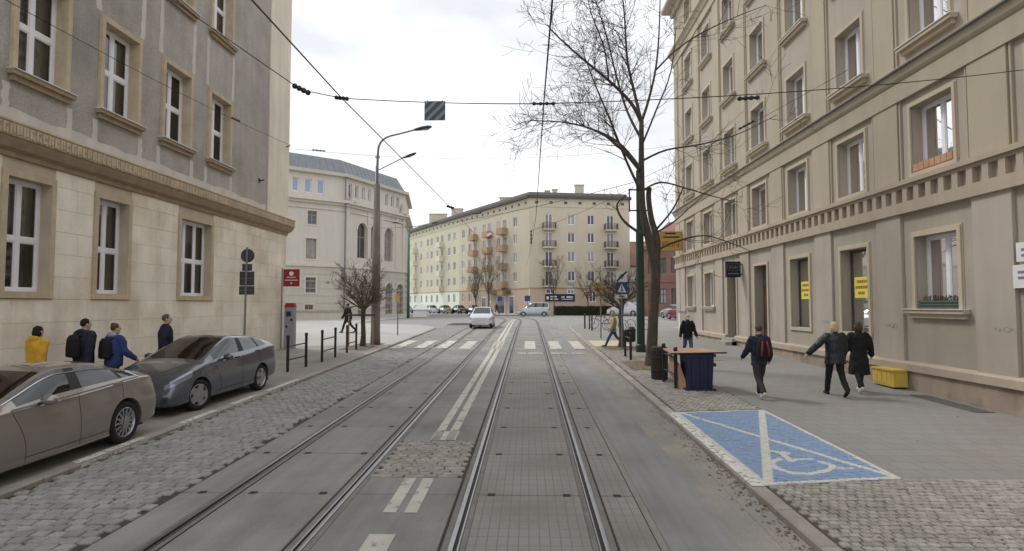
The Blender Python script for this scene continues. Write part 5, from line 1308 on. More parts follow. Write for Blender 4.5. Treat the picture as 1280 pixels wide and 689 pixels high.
for li, (pts, rads) in enumerate(limbs):
    P_, R_ = limb(cr_, pts, [q * (.8 if pts[-1][0] < 4 else .62) for q in rads], 6)
    tot = sum((P_[i + 1] - P_[i]).length for i in range(len(P_) - 1)); k = int(tot * (5.2 if pts[-1][0] < 4 else 1.5))
    if li in (9, 12): k = 2
    for _ in range(k):
        i = rnd.randint(len(P_) // 4, len(P_) - 1); t = (P_[i] - P_[i - 1]).normalized(); q = t.orthogonal(); q.rotate(Quaternion(t, rnd.uniform(0, 6.28)))
        f = i / len(P_)
        grow(cr_, P_[i], t * .7 + q * .8 + Vector((0, 0, .25)), rnd.uniform(.8, 1.7) * (1.15 - .4 * f), max(.011, R_[i] * .42), 2, .10, .35, (3, 4), .8, .0055)
cr_.build('crown', 'bark', tr)
mat('bark_globe', S(104, 86, 74, 1), .95, .25, 5)
def globe_tree(x, y, h0, h1, rad, label, m='bark', stake=False, hz=HL):
    t = thing('pollarded_tree', (x, y, gz(y) + hz), label, 'tree'); g = gz(y) + hz
    tb = MB(); limb(tb, [(x, y, g), (x + .03, y, g + .5), (x, y + .02, g + h0 * .7), (x + .04, y, g + h0)], [.15, .115, .10, .11], 8); tb.build('trunk', m, t, smooth=True)
    cb = MB(); top = Vector((x + .04, y, g + h0))
    for i in range(15):
        a = 2 * math.pi * i / 15 * 4 + rnd.uniform(-.2, .2); e = rnd.uniform(.48, .8) if i % 4 else rnd.uniform(.95, 1.3)
        d = Vector((math.cos(a) * math.cos(e), math.sin(a) * math.cos(e), math.sin(e))); ln = rad * rnd.uniform(.75, 1.0)
        if e > 1.0: ln = min(ln, h1 - h0)
        grow(cb, top - Vector((0, 0, rnd.uniform(0, .2))), d, ln * .80, .05, 3, .15, .32, (3, 5), .68, .0075)
    cb.build('crown', 'bark_globe', t); return t
globe_tree(-7.55, 27.0, 1.8, 3.9, 1.75, 'bare pollarded globe tree tied to a stake beside the grey lamp post', 'bark')
globe_tree(4.05, 26.4, 1.85, 4.2, 1.55, 'bare pollarded globe tree behind the zebra crossing sign', 'bark', hz=HR)
def small_tree(x, y, h, label, r=.13, sp=.8):
    t = thing('bare_tree', (x, y, gz(y) + .05), label, 'tree'); g = gz(y) + .05
    tb = MB(); limb(tb, [(x, y, g), (x + .05, y, g + h * .25), (x - .05, y, g + h * .45)], [r, r * .8, r * .7], 7); tb.build('trunk', 'bark_far', t, smooth=True)
    cb = MB(); top = Vector((x - .05, y, g + h * .43))
    for i in range(7):
        a = i * .9; grow(cb, top - Vector((0, 0, i * .12)), Vector((math.cos(a) * .5, math.sin(a) * .5, 1)), h * rnd.uniform(.36, .55), r * .5, 3, .22, .25, (3, 4), .6, .012)
    cb.build('crown', 'bark_far', t)
small_tree(-8.3, 93.0, 6.6, 'slender bare tree before the peach wing, left of the awning'); small_tree(-6.2, 91.5, 8.4, 'taller bare tree before the peach balconies')
small_tree(3.6, 86.0, 7.6, 'bare shrubby tree by the navy banner', .10); small_tree(8.5, 86.5, 6.6, 'low bare tree over the hedge', .10)

# hedge of leaf faces on a core
t = thing('hedge', (7.3, 85.5, 1.06), 'clipped dark green hedge below the shop banner', 'hedge')
mb = MB(); mb.box(3.7, 11.6, 84.6, 85.9, 1.05, 2.15); mb.build('core', 'hedge', t)
mb = MB()
for i in range(7000):
    f = rnd.random(); x = rnd.uniform(3.6, 11.7); z = rnd.uniform(1.05, 2.3); y = 84.55 + rnd.uniform(-.08, .05)
    if f < .3: z = 2.15 + rnd.uniform(-.05, .14) + .05 * math.sin(x * 3); y = rnd.uniform(84.5, 86)
    c = Vector((x, y, z)); a = Vector((rnd.uniform(-1, 1), rnd.uniform(-1, 1), rnd.uniform(-1, 1))).normalized() * .06; b = a.orthogonal().normalized() * .05
    mb.quad(c - a, c + b, c + a, c - b)
tag(mb.build('foliage', 'hedge', t), kind='stuff')

# ---------------------------------------------------------------- people
mat('skin', S(206, 164, 140, 1.0), .6, .05, 8, obj=True)
for nm, c in (('cloth_yellow', (214, 160, 40)), ('cloth_navy', (36, 40, 58)), ('cloth_blue', (48, 66, 122)), ('cloth_dark', (44, 46, 54)), ('cloth_black', (26, 26, 29)), ('cloth_leather', (38, 42, 46)), ('cloth_denim', (74, 92, 122)), ('cloth_charcoal', (52, 51, 52)),
              ('cloth_ochre', (182, 160, 124)), ('hood_grey', (150, 160, 184)), ('hair_dark', (38, 30, 27)), ('hair_blonde', (202, 172, 126)), ('hair_brown', (84, 62, 48)), ('hair_grey', (92, 88, 84)), ('shoe_white', (214, 214, 214)), ('shoe_black', (30, 29, 30)), ('pack_black', (28, 28, 30)), ('pack_red', (146, 46, 54)), ('mask_white', (210, 218, 226))):
    mat(nm, S(*c, 1.0), .85 if 'leather' not in nm else .45, .10, 9, fine=.08, fscale=70, bump=.25, bscale=18, obj=True)
def fused(mb, name, m, root, vox=.016, smooth=4, folds=0):
    """voxel-fuse overlapping lofts into one continuous surface"""
    me = mb.mesh(name); bm = bmesh.new(); bm.from_mesh(me); bmesh.ops.recalc_face_normals(bm, faces=bm.faces); bm.to_mesh(me); bm.free()
    o = bpy.data.objects.new(name, me)
    a = o.modifiers.new('r', 'REMESH'); a.mode = 'VOXEL'; a.voxel_size = vox
    b = o.modifiers.new('s', 'SMOOTH'); b.iterations = smooth; b.factor = .5
    m2 = evaluated([o])
    if folds:
        from mathutils import noise as _n
        off = Vector((rnd.uniform(0, 50), rnd.uniform(0, 50), rnd.uniform(0, 50)))
        nrm = [v.normal.copy() for v in m2.vertices]; new = []
        for v, nn in zip(m2.vertices, nrm):
            c_ = v.co; q = _n.noise(Vector((c_.x * 9, c_.y * 9, c_.z * 7)) + off) + .6 * _n.noise(Vector((c_.x * 20, c_.y * 20, c_.z * 12)) + off)
            new.extend(c_ + nn * (q * folds))
        m2.vertices.foreach_set('co', new); m2.update()
    m2.materials.clear(); m2.materials.append(MATS[m]); m2.polygons.foreach_set('use_smooth', [True] * len(m2.polygons)); m2.name = name
    return link(name, m2, root)
def ell(c, rx, ry, n=18): return [(c[0] + rx * math.cos(2 * math.pi * k / n), c[1] + ry * math.sin(2 * math.pi * k / n), c[2]) for k in range(n)]
def capsule(mb, pts, rads):
    mb.tube(pts, rads, 12)
    for p, r in zip(pts, rads): mb.ball(p, r, r, r, 10, 6)
def person(loc, rz, h, label, stride=.38, arms=((.3, .25, .06), (-.3, .25, .06)), top='cloth_black', coat=.80, flare=0, legs='cloth_black', legw=1.0, shoes='shoe_black', hair='hair_dark', style='short', pack=None, hood=None, mask=False, head_turn=0, bulk=1.0, vox=.016, swap=1, group=None, cuffs=True):
    root = thing('person', loc, label, 'person', group, rz); s = h / 1.76
    V = lambda x, y, z: Vector((x, y, z)) * s
    L = []
    for sg, a, kn in ((-1 * swap, stride, .12), (1 * swap, -stride * .85, .45 if stride > .2 else .05)):
        hip = V(sg * .09, 0, .93); k = hip + V(0, math.sin(a) * .44, -math.cos(a) * .44); an = k + V(0, math.sin(a - kn) * .42, -math.cos(a - kn) * .42); L.append((sg, hip, k, an, a - kn))
    low = min(q[3].z for q in L) - .075 * s
    for q in L:
        for p in q[1:4]: p.z -= low
    dz = -low / s
    W = lambda x, y, z: V(x, y, z + dz)
    A = []
    for sg, (sw, el_, out) in zip((-1, 1), arms):
        sh = W(sg * .185 * bulk ** .5, 0, 1.42); el = sh + V(sg * math.sin(out) * .29, math.sin(sw) * .29, -math.cos(sw) * math.cos(out) * .29); wr_ = el + V(sg * math.sin(out) * .25, math.sin(sw + el_) * .26, -math.cos(sw + el_) * math.cos(out) * .26); A.append((sg, sh, el, wr_))
    # body: one continuous figure
    mb = MB()
    rg = [(.88, .13, .10, 0), (.98, .15, .11, 0), (1.1, .135, .10, .0), (1.25, .155, .115, .0), (1.38, .165, .11, .0), (1.46, .11, .085, 0), (1.50, .058, .06, .0), (1.56, .052, .056, .01)]
    mb.rings([[tuple(p) for p in ell(W(0, cy, z), rx * s, ry * s)] for z, rx, ry, cy in rg])
    ct, st_ = math.cos(head_turn), math.sin(head_turn)
    hc = W(0, .02, 1.64)
    hr = [(-.115, .030, .035, .035), (-.10, .045, .055, .028), (-.07, .060, .078, .015), (-.03, .071, .090, .003), (.02, .076, .096, -.004), (.06, .073, .093, -.006), (.09, .058, .074, -.006), (.11, .035, .045, -.006), (.118, .012, .016, -.006)]
    def hp(x, y, z): return hc + V(x * ct - y * st_, x * st_ + y * ct, z)
    mb.rings([[hp(rx * math.cos(2 * math.pi * k / 18), cy + ry * math.sin(2 * math.pi * k / 18), z) for k in range(18)] for z, rx, ry, cy in hr])
    mb.tube([hp(0, .085, .02), hp(0, .112, -.022), hp(0, .088, -.03)], [.010 * s, .016 * s, .012 * s], 8)
    for sg in (-1, 1): mb.ball(hp(sg * .078, -.008, -.005), .012 * s, .022 * s, .032 * s, 8, 6)
    for sg, hip, k, an, _ in L: capsule(mb, [hip, k, an], [.075 * s, .05 * s, .038 * s])
    for sg, sh, el, wr_ in A:
        capsule(mb, [sh, el, wr_], [.05 * s, .04 * s, .030 * s]); f = (wr_ - el).normalized(); side = f.cross(Vector((sg, 0, 0))); side = side.normalized() if side.length > .1 else Vector((0, 1, 0))
        pm = wr_ + f * .05 * s; mb.tube([wr_, pm, pm + f * .045 * s], [.026 * s, .034 * s, .030 * s], 8)
        for i in range(4):
            b0 = pm + f * .04 * s + side * (.026 - .0175 * i) * s; ln = (.062, .074, .070, .054)[i] * s; c_ = Vector((-sg, 0, 0)) * .02 * s
            mb.tube([b0, b0 + f * ln * .55 + c_ * .3, b0 + f * ln * .9 + c_], [.0095 * s, .009 * s, .008 * s], 6)
        tb = pm - f * .01 * s + side * .03 * s; mb.tube([tb, tb + side * .022 * s + f * .03 * s, tb + side * .022 * s + f * .06 * s], [.012 * s, .011 * s, .009 * s], 6)
    fused(mb, 'body', 'skin', root, min(vox, .012))
    # trousers
    mb = MB(); mb.rings([ell(W(0, 0, z), rx * s, ry * s) for z, rx, ry in ((.84, .14, .11), (.93, .172, .125), (1.03, .155, .115))])
    for sg, hip, k, an, _ in L: capsule(mb, [hip, (hip + k) / 2, k, (k + an) / 2, an + V(0, 0, .02)], [.098 * s * legw, .088 * s * legw, .070 * s * legw, .066 * s * legw, .060 * s * legw])
    fused(mb, 'trousers', legs, root, vox, folds=.012)
    for sg, hip, k, an, an_a in L:
        mb = MB(); f = Vector((0, math.cos(an_a * .6 if an_a < 0 else 0), math.sin(an_a * .9) if an_a < 0 else .02)); dn = V(0, 0, -.035)
        mb.tube([an + dn - f * .07 * s, an + dn - f * .02 * s, an + dn + f * .07 * s, an + dn + f * .15 * s, an + dn + f * .19 * s], [.032 * s, .046 * s, .044 * s, .040 * s, .022 * s], 10); mb.ball(an + V(0, 0, -.01), .045 * s, .05 * s, .045 * s)
        fused(mb, 'shoe', shoes, root, .011)
    # jacket or coat
    mb = MB(); B = bulk
    tors = [(coat, (.17 + flare) * B, (.135 + flare) * B), ((coat + 1.02) / 2, (.172 + flare * .5) * B, (.138 + flare * .5) * B), (1.05, .172 * B, .135 * B), (1.2, .182 * B, .145 * B), (1.35, .195 * B, .14 * B), (1.43, .165 * B, .115 * B), (1.49, .085, .08), (1.535, .072, .072)]
    mb.rings([ell(W(0, 0, z), rx * s, ry * s, 22) for z, rx, ry in tors])
    for sg, sh, el, wr_ in A: capsule(mb, [sh + V(-sg * .03, 0, .0), (sh + el) / 2, el, (el + wr_) / 2, wr_], [.085 * s * B, .078 * s * B, .070 * s * B, .064 * s * B, .056 * s * B])
    if hood:
        mb.ball(W(0, -.07, 1.50), .105 * s, .075 * s, .06 * s, 12, 8)
    jk = fused(mb, 'coat' if coat < .7 else 'jacket', top, root, vox, folds=.016)
    if hood and hood != top:
        hb = MB(); hb.ball(W(0, -.075, 1.505), .12 * s, .085 * s, .065 * s, 14, 9); hb.lathe([(.085 * s, 0), (.09 * s, .05 * s)], W(0, 0, 1.47), 14); fused(hb, 'hood', hood, root, .014)
    # hair
    if style:
        mb = MB()
        q = [(hp(0, -.012, .03), (.083, .100, .098))]
        if style == 'bob': q += [(hp(0, -.035, -.03), (.094, .080, .10)), (hp(0, -.04, -.075), (.088, .062, .055))]
        if style == 'long': q += [(hp(0, -.045, -.05), (.090, .072, .11)), (hp(0, -.06, -.15), (.092, .055, .10))]
        if style == 'bun': q += [(hp(0, -.055, .095), (.048, .046, .045))]
        for c_, (a, b_, d_) in q: mb.ball(c_, a * s, b_ * s, d_ * s, 16, 10)
        bmx = MB(); bmx.v = mb.v; bmx.f = mb.f
        o = fused(bmx, 'hair', hair, root, .011, 3)
        lo = -.01 if style in ('short', 'bun') else -.3
        bm = bmesh.new(); bm.from_mesh(o.data)         # open the hair over the face and, on cropped heads, at the nape
        kill = []
        fwd = Vector((-st_, ct, 0))
        for f_ in bm.faces:
            d_ = (f_.calc_center_median() - hc) / s; fy = d_.dot(fwd)
            if (fy > .045 and d_.z < .055) or (style in ('short', 'bun') and d_.z < -.035) or (style == 'crop' and d_.z < .02): kill.append(f_)
        bmesh.ops.delete(bm, geom=kill, context='FACES'); bm.to_mesh(o.data); bm.free()
    for sg in (-1, 1):
        mb = MB(); mb.ball(hp(sg * .032, .083, .008), .011 * s, .008 * s, .008 * s, 8, 6); mb.build('eye', 'shoe_black', root, True, True)
    if mask:
        mb = MB(); mb.ball(hp(0, .05, -.05), .062 * s, .056 * s, .048 * s, 12, 8); mb.build('face_mask', 'mask_white', root, True, True)
    if pack:
        mb = MB(); w, d_ = .155, .10
        mb.rings([ell(W(0, -.19 * B, z), rx * s, ry * s, 16) for z, rx, ry in ((.98, .11, .05), (1.0, w, d_), (1.2, w, d_ * 1.05), (1.36, w * .9, d_ * .9), (1.44, w * .55, d_ * .5))]); pk = fused(mb, 'backpack', pack[0], root, .015)
        if len(pack) > 1:
            for sg in (-1, 1):
                mb = MB(); mb.tube([W(sg * .09, -.30 * B, 1.04), W(sg * .075, -.315 * B, 1.2), W(sg * .05, -.29 * B, 1.38)], [.022 * s, .026 * s, .016 * s], 6); mb.build('backpack_stripe', pack[1], pk, True, True)
        for sg in (-1, 1):
            mb = MB(); mb.tube([W(sg * .11, -.14 * B, 1.05), W(sg * .15, .02, 1.22), W(sg * .13, .11 * B, 1.36), W(sg * .11, .0, 1.47), W(sg * .08, -.16 * B, 1.40)], .016 * s, 5); mb.build('backpack_strap', pack[0], pk, True, True)
    return root
def ground(x, y, h): return (x, y, gz(y) + h)
GL_ = HL + .06
person(ground(-10.0, 11.9, GL_), -.15, 1.72, 'person in a yellow hooded jacket with dark curly hair by the stone wall', .3, top='cloth_yellow', hair='hair_dark', style='bob', hood='cloth_yellow', legs='cloth_denim', bulk=1.12, group='people walking beside the stone wall')
person(ground(-9.55, 12.6, GL_), -.25, 1.84, 'person in a navy jacket with a black backpack by the stone wall', .3, top='cloth_navy', hair='hair_dark', style='short', pack=('pack_black',), hood='cloth_navy', legs='cloth_charcoal', bulk=1.22, head_turn=-.3, swap=-1, group='people walking beside the stone wall')
person(ground(-9.1, 12.9, GL_), -.3, 1.72, 'person with a hair bun, blue puffer jacket and pale grey hood', .3, arms=((.15, .5, .14), (.2, .7, .16)), top='cloth_blue', hair='hair_brown', style='bun', hood='hood_grey', pack=('pack_black',), legs='cloth_charcoal', bulk=1.15, head_turn=-.3, group='people walking beside the stone wall')
person(ground(-8.95, 14.5, GL_), -.75, 1.86, 'person in a dark navy coat with grey cropped hair behind the graphite hatchback', .25, top='cloth_navy', coat=.62, hair='hair_grey', style='short', legs='cloth_charcoal', bulk=1.08, head_turn=-.3, group='people walking beside the stone wall')
person(ground(5.32, 14.0, HR), .05, 1.70, 'person in a navy jacket with a black and red backpack on the right pavement', .34, arms=((.35, .5, .14), (-.15, .7, .16)), top='cloth_navy', legs='cloth_charcoal', legw=1.08, shoes='shoe_white', hair='hair_brown', style='short', pack=('pack_black', 'pack_red'), bulk=1.1, swap=-1)
person(ground(7.17, 14.26, HR), -.1, 1.76, 'person with blonde hair and loose black leather jacket, left arm held out', .36, arms=((-.1, .35, .75), (.2, .3, .12)), top='cloth_leather', coat=.78, flare=.035, legs='cloth_black', hair='hair_blonde', style='bob', bulk=1.14)
person(ground(8.02, 14.8, HR), -.15, 1.73, 'person in a long black coat and white trainers walking past the yellow cabinet', .30, arms=((.2, .6, .10), (-.1, .7, .25)), top='cloth_black', coat=.46, flare=.05, legs='cloth_black', shoes='shoe_white', hair='hair_brown', style='bob', bulk=1.1, swap=-1)
person(ground(5.85, 22.2, HR), math.pi + .1, 1.64, 'person with a white face mask, black jacket and blue jeans walking down the right pavement', .28, arms=((.15, .25, .22), (-.2, .3, .18)), top='cloth_black', legs='cloth_denim', hair='hair_blonde', style='bob', mask=True, bulk=1.05)
person(ground(3.78, 26.9, HR), 1.75, 1.66, 'person in an ochre jacket and jeans striding towards the crossing', .55, top='cloth_ochre', legs='cloth_denim', hair='hair_blonde', style='bob', bulk=1.1)
person(ground(-11.0, 36.0, HL), 1.35, 1.84, 'person dressed all in black striding across the square', .42, top='cloth_black', coat=.66, flare=.02, legs='cloth_black', hair='hair_dark', style='short', bulk=1.12)
person(ground(-4.9, 90.5, .1), 1.2, 1.75, 'distant person in dark clothes by the shop doors of the peach wing', .3, top='cloth_dark', legs='cloth_charcoal', vox=.03)

# ---------------------------------------------------------------- street furniture
def barrier(x0, y0, x1, y1, hz, label, h=1.12, group='black pavement barriers', rails=(.78, .36)):
    t = thing('barrier', (x0, y0, gz(y0) + hz), label, 'barrier', group)
    for x, y in ((x0, y0), (x1, y1)):
        g = gz(y) + hz; mb = MB(); mb.lathe([(.045, -.02), (.045, h - .10), (.052, h - .09), (.052, h - .02), (.035, h)], (x, y, g), 10); mb.build('post', 'black_metal', t, smooth=False)
    for r_ in rails:
        mb = MB(); mb.tube([(x0, y0, gz(y0) + hz + r_), (x1, y1, gz(y1) + hz + r_)], .022, 6); mb.build('rail', 'black_metal', t)
for (a, b, lab) in (((-7.42, 18.25), (-7.32, 19.5), 'black two rail barrier just past the graphite hatchback'), ((-7.28, 20.9), (-7.3, 22.4), 'black two rail barrier between the parked hatchback and the globe tree'), ((-7.38, 24.1), (-7.38, 25.4), 'black two rail barrier next to the globe tree')):
    barrier(*a, *b, HL, lab)
barrier(3.68, 15.15, 3.63, 16.25, HR, 'black barrier the tipped blue bin leans on', 1.05)
barrier(3.62, 21.4, 3.62, 22.6, HR, 'black barrier by the litter bin', 1.0)
barrier(4.0, 38.0, 4.0, 39.6, HR, 'black barrier at the corner before the parked bicycles', .95); barrier(3.75, 40.2, 3.9, 41.6, HR, 'black barrier at the curve of the corner kerb', .95)
# tipped bin with boards
mat('bin_blue', S(30, 36, 70, 1), .5, .1, 5); mat('board_wood', S(178, 142, 112, 1.05), .8, .12, 4, streak=.15); mat('board_pink', S(196, 150, 124, 1.0), .85, .1, 4); mat('bin_brown', S(50, 44, 40, 1), .7, .15, 5)
bx, by = 4.18, 15.1; g = gz(by) + HR
t = thing('waste_bin', (bx, by, g), 'navy blue waste bin with open side standing at the barrier', 'bin')
mb = MB(); mb.rings([[(bx - .30 + .02, by - .30, g + .05), (bx + .32 - .02, by - .30, g + .05), (bx + .32 - .02, by + .34, g + .05), (bx - .30 + .02, by + .34, g + .05)], [(bx - .32, by - .33, g + .86), (bx + .34, by - .33, g + .86), (bx + .34, by + .36, g + .86), (bx - .32, by + .36, g + .86)]]); mb.build('tub', 'bin_blue', t)
mb = MB(); mb.box(bx - .36, bx + .38, by - .37, by + .40, g + .84, g + .90); mb.build('rim', 'bin_blue', t)
mb = MB(); mb.box(bx - .34, bx + .38, by - .36, by + .38, g + .0, g + .06); mb.build('base', 'bin_blue', t)
mb = MB(); mb.box(bx + .34, bx + .40, by - .30, by - .18, g + .60, g + .68); mb.build('handle', 'bin_blue', t)
for k_ in range(3):
    mb = MB(); mb.box(bx - .2 + k_ * .2, bx - .16 + k_ * .2, by - .345, by - .30, g + .1, g + .82); mb.build('rib', 'bin_blue', t)
t = thing('tabletop', (bx - .2, by + .3, g + .9), 'pale wooden tabletop lying across the blue bin and barrier', 'board')
mb = MB(); zt = g + .905; mb.hexa([(bx - .72, by - .42, zt), (bx + .62, by - .36, zt + .02), (bx + .45, by + .95, zt + .03), (bx - .60, by + 1.0, zt + .01), (bx - .72, by - .42, zt + .035), (bx + .62, by - .36, zt + .055), (bx + .45, by + .95, zt + .065), (bx - .60, by + 1.0, zt + .045)]); mb.build('top', 'board_wood', t)
mb = MB(); mb.tube([(bx - .73, by - .425, zt + .018), (bx + .63, by - .365, zt + .038), (bx + .46, by + .955, zt + .048)], .02, 5); mb.build('edge_band', 'bin_brown', t)
t = thing('leaning_panel', (3.78, 15.4, g), 'pinkish board leaning inside the barrier beside the blue bin', 'board')
mb = MB(); mb.hexa([(3.74, 15.1, g + .02), (3.95, 14.98, g + .02), (3.86, 16.0, g + .30), (3.72, 16.0, g + .30), (3.74, 15.15, g + .62), (3.78, 15.14, g + .62), (3.78, 16.0, g + .80), (3.72, 16.0, g + .80)]); mb.build('panel', 'board_pink', t)
t = thing('round_bin', (3.62, 16.75, gz(16.75) + HR), 'dark brown litter drum behind the barrier posts', 'bin')
mb = MB(); mb.lathe([(.20, 0), (.23, .05), (.24, .82), (.22, .9), (.16, .92)], (3.62, 16.75, gz(16.75) + HR), 16); mb.build('drum', 'bin_brown', t)
for zz in (.25, .6):
    mb = MB(); mb.lathe([(.243, zz), (.25, zz + .02), (.243, zz + .04)], (3.62, 16.75, gz(16.75) + HR), 16); mb.build('hoop', 'black_metal', t)
t = thing('litter_bin', (3.85, 22.9, gz(22.9) + HR), 'small black litter bin on a post behind the barrier', 'bin')
g = gz(22.9) + HR; mb = MB(); mb.tube([(3.85, 22.9, g), (3.85, 22.9, g + 1.1)], .03, 8); mb.build('post', 'black_metal', t)
mb = MB(); mb.lathe([(.15, .55), (.19, .6), (.20, 1.0), (.21, 1.02), (.12, 1.12)], (3.85, 22.78, g), 14); mb.build('basket', 'black_metal', t)
# parking meter and red sign by the corner of the office building
mat('meter_grey', S(150, 152, 160, 1), .5, .06, 5, metal=.2, streak=.08)
mx_, my_ = -10.45, 25.9; g = gz(my_) + HL
t = thing('parking_meter', (mx_, my_, g), 'grey parking meter with red top at the corner of the stone wall', 'parking meter')
mb = MB(); mb.box(mx_ - .21, mx_ + .21, my_ - .14, my_ + .14, g, g + 1.80); mb.build('cabinet', 'meter_grey', t)
mb = MB(); mb.hexa([(mx_ - .22, my_ - .16, g + 1.80), (mx_ + .22, my_ - .16, g + 1.80), (mx_ + .22, my_ + .16, g + 1.80), (mx_ - .22, my_ + .16, g + 1.80), (mx_ - .18, my_ - .10, g + 1.98), (mx_ + .18, my_ - .10, g + 1.98), (mx_ + .18, my_ + .14, g + 1.98), (mx_ - .18, my_ + .14, g + 1.98)]); mb.build('cap', 'red_board', t)
for x0, x1, z0, z1 in ((-.12, .08, 1.40, 1.62), (.06, .16, 1.20, 1.30), (-.14, -.06, .9, 1.0)):
    mb = MB(); mb.box(mx_ + x0, mx_ + x1, my_ - .155, my_ - .14, g + z0, g + z1); mb.build('panel', 'black_metal', t)
t = thing('info_sign', (-10.80, 25.6, g), 'red information sign with white emblem on a slim pole', 'sign')
mb = MB(); mb.tube([(-10.72, 25.6, g), (-10.72, 25.6, g + 3.5)], .03, 8); mb.build('pole', 'grey_metal', t)
mb = MB(); mb.box(-10.66, -9.95, 25.57, 25.6, g + 2.70, g + 3.45); mb.build('panel', 'red_board', t)
mb = MB(); mb.lathe([(.10, 0), (.10, .006)], (-10.3, 25.562, g + 3.26), 16, 'y'); mb.build('emblem', 'white_ink', t)
for z0, x0, x1 in ((3.08, -10.5, -10.1), (2.96, -10.58, -10.03)):
    mb = MB(); mb.box(x0, x1, 25.564, 25.57, g + z0, g + z0 + .03); mb.build('lettering', 'white_ink', t)
mb = MB(); mb.prism([(-10.34, 25.566, g + 2.88), (-10.26, 25.566, g + 2.88), (-10.30, 25.566, g + 2.78)], (0, -.004, 0)); mb.build('arrow', 'white_ink', t)
# traffic signs seen from behind
t = thing('sign_post', (-9.62, 20.0, gz(20) + HL), 'grey pole with a round sign and three plates seen from behind', 'sign'); g = gz(20) + HL
mb = MB(); mb.tube([(-9.64, 20.0, g), (-9.60, 20.0, g + 3.98)], .035, 8); mb.build('pole', 'grey_metal', t)
mb = MB(); mb.lathe([(.235, -.012), (.235, .012)], (-9.60, 20.05, g + 3.70), 24, 'y'); mb.build('round_sign', 'sign_back', t)
for w, z0, z1 in ((.17, 3.18, 3.42), (.25, 2.68, 3.16), (.26, 2.37, 2.66)):
    mb = MB(); mb.box(-9.61 - w, -9.61 + w, 20.04, 20.06, g + z0, g + z1); o = mb.build('plate', 'sign_back', t)
    mb = MB(); mb.tube([(-9.61 - w * .8, 20.03, g + (z0 + z1) / 2), (-9.61 + w * .8, 20.03, g + (z0 + z1) / 2)], .012, 4); mb.build('clamp_bar', 'grey_metal', o)
t = thing('crossing_sign', (3.98, 25.7, gz(25.7) + HR), 'blue zebra crossing sign below a white square sign with black bar', 'sign'); g = gz(25.7) + HR; sx_, sy_ = 3.98, 25.7
mb = MB(); mb.tube([(sx_, sy_, g), (sx_, sy_, g + 3.35)], .035, 8); mb.build('pole', 'grey_metal', t)
PSg = lambda u, v, w: (sx_ + u, sy_ - .04 - w, g + v)
mb = MB(); mb.box(-.25, .25, 2.36, 2.86, 0, .02, P=PSg); o = mb.build('crossing_panel', 'blue_sign', t)
mb = MB(); mb.prism([PSg(-.19, 2.43, .022), PSg(.19, 2.43, .022), PSg(0, 2.80, .022)], (0, -.004, 0)); mb.build('triangle', 'white_ink', o)
mb = MB(); mb.tube([PSg(-.04, 2.47, .03), PSg(.01, 2.58, .03), PSg(.0, 2.66, .03)], .018, 5); mb.tube([PSg(.06, 2.47, .03), PSg(.01, 2.58, .03)], .016, 5); mb.ball(PSg(0, 2.70, .03), .025); mb.build('walking_figure', 'black_board', o)
mb = MB(); mb.box(-.24, .24, 2.88, 3.34, 0, .02, P=PSg); o = mb.build('priority_end_panel', 'white_board', t)
mb = MB(); mb.prism([PSg(-.13, 3.11, .022), PSg(0, 2.98, .022), PSg(.13, 3.11, .022), PSg(0, 3.24, .022)], (0, -.003, 0)); mb.build('diamond', 'meter_grey', o)
mb = MB(); mb.prism([PSg(-.22, 2.90, .027), PSg(-.16, 2.90, .027), PSg(.22, 3.28, .027), PSg(.22, 3.33, .027), PSg(.17, 3.33, .027), PSg(-.22, 2.95, .027)], (0, -.003, 0)); mb.build('bar', 'black_board', o)
mb = MB(); mb.box(-.24, .24, 2.17, 2.34, 0, .02, P=PSg); o = mb.build('plate', 'white_board', t)
mb = MB(); mb.box(-.12, .12, 2.22, 2.29, .02, .023, P=PSg); mb.build('lettering', 'ink_grey', o)
def plain_pole(x, y, hz, h, label, board=None, r_=.035):
    t = thing('sign_post', (x, y, gz(y) + hz), label, 'sign', None); g = gz(y) + hz
    mb = MB(); mb.tube([(x, y, g), (x, y, g + h)], r_, 8); mb.build('pole', 'grey_metal', t)
    if board:
        for x0, x1, z0, z1, m_ in board:
            mb = MB(); mb.box(x + x0, x + x1, y - .06, y - .035, g + z0, g + z1); mb.build('panel', m_, t)
plain_pole(-7.5, 34, HL, 2.35, 'slim pole with a small yellow box on the square', [(-.11, .11, 1.9, 2.35, 'yellow_sign')])
plain_pole(3.82, 31.8, HR, 3.2, 'pole with yellow direction plates before the crossing', [(-.5, .15, 2.75, 2.95, 'yellow_sign'), (-.1, .25, 2.4, 2.6, 'yellow_sign')])
plain_pole(-4.2, 86.5, .05, 3.3, 'yellow triangle and blue plate sign by the peach wing', [(-.4, .4, 2.8, 3.5, 'yellow_sign'), (-.35, .35, 2.0, 2.7, 'blue_sign')])
plain_pole(-.2, 87, .05, 2.9, 'blue square sign by the corner shop doors', [(-.4, .4, 2.0, 2.8, 'blue_sign')])
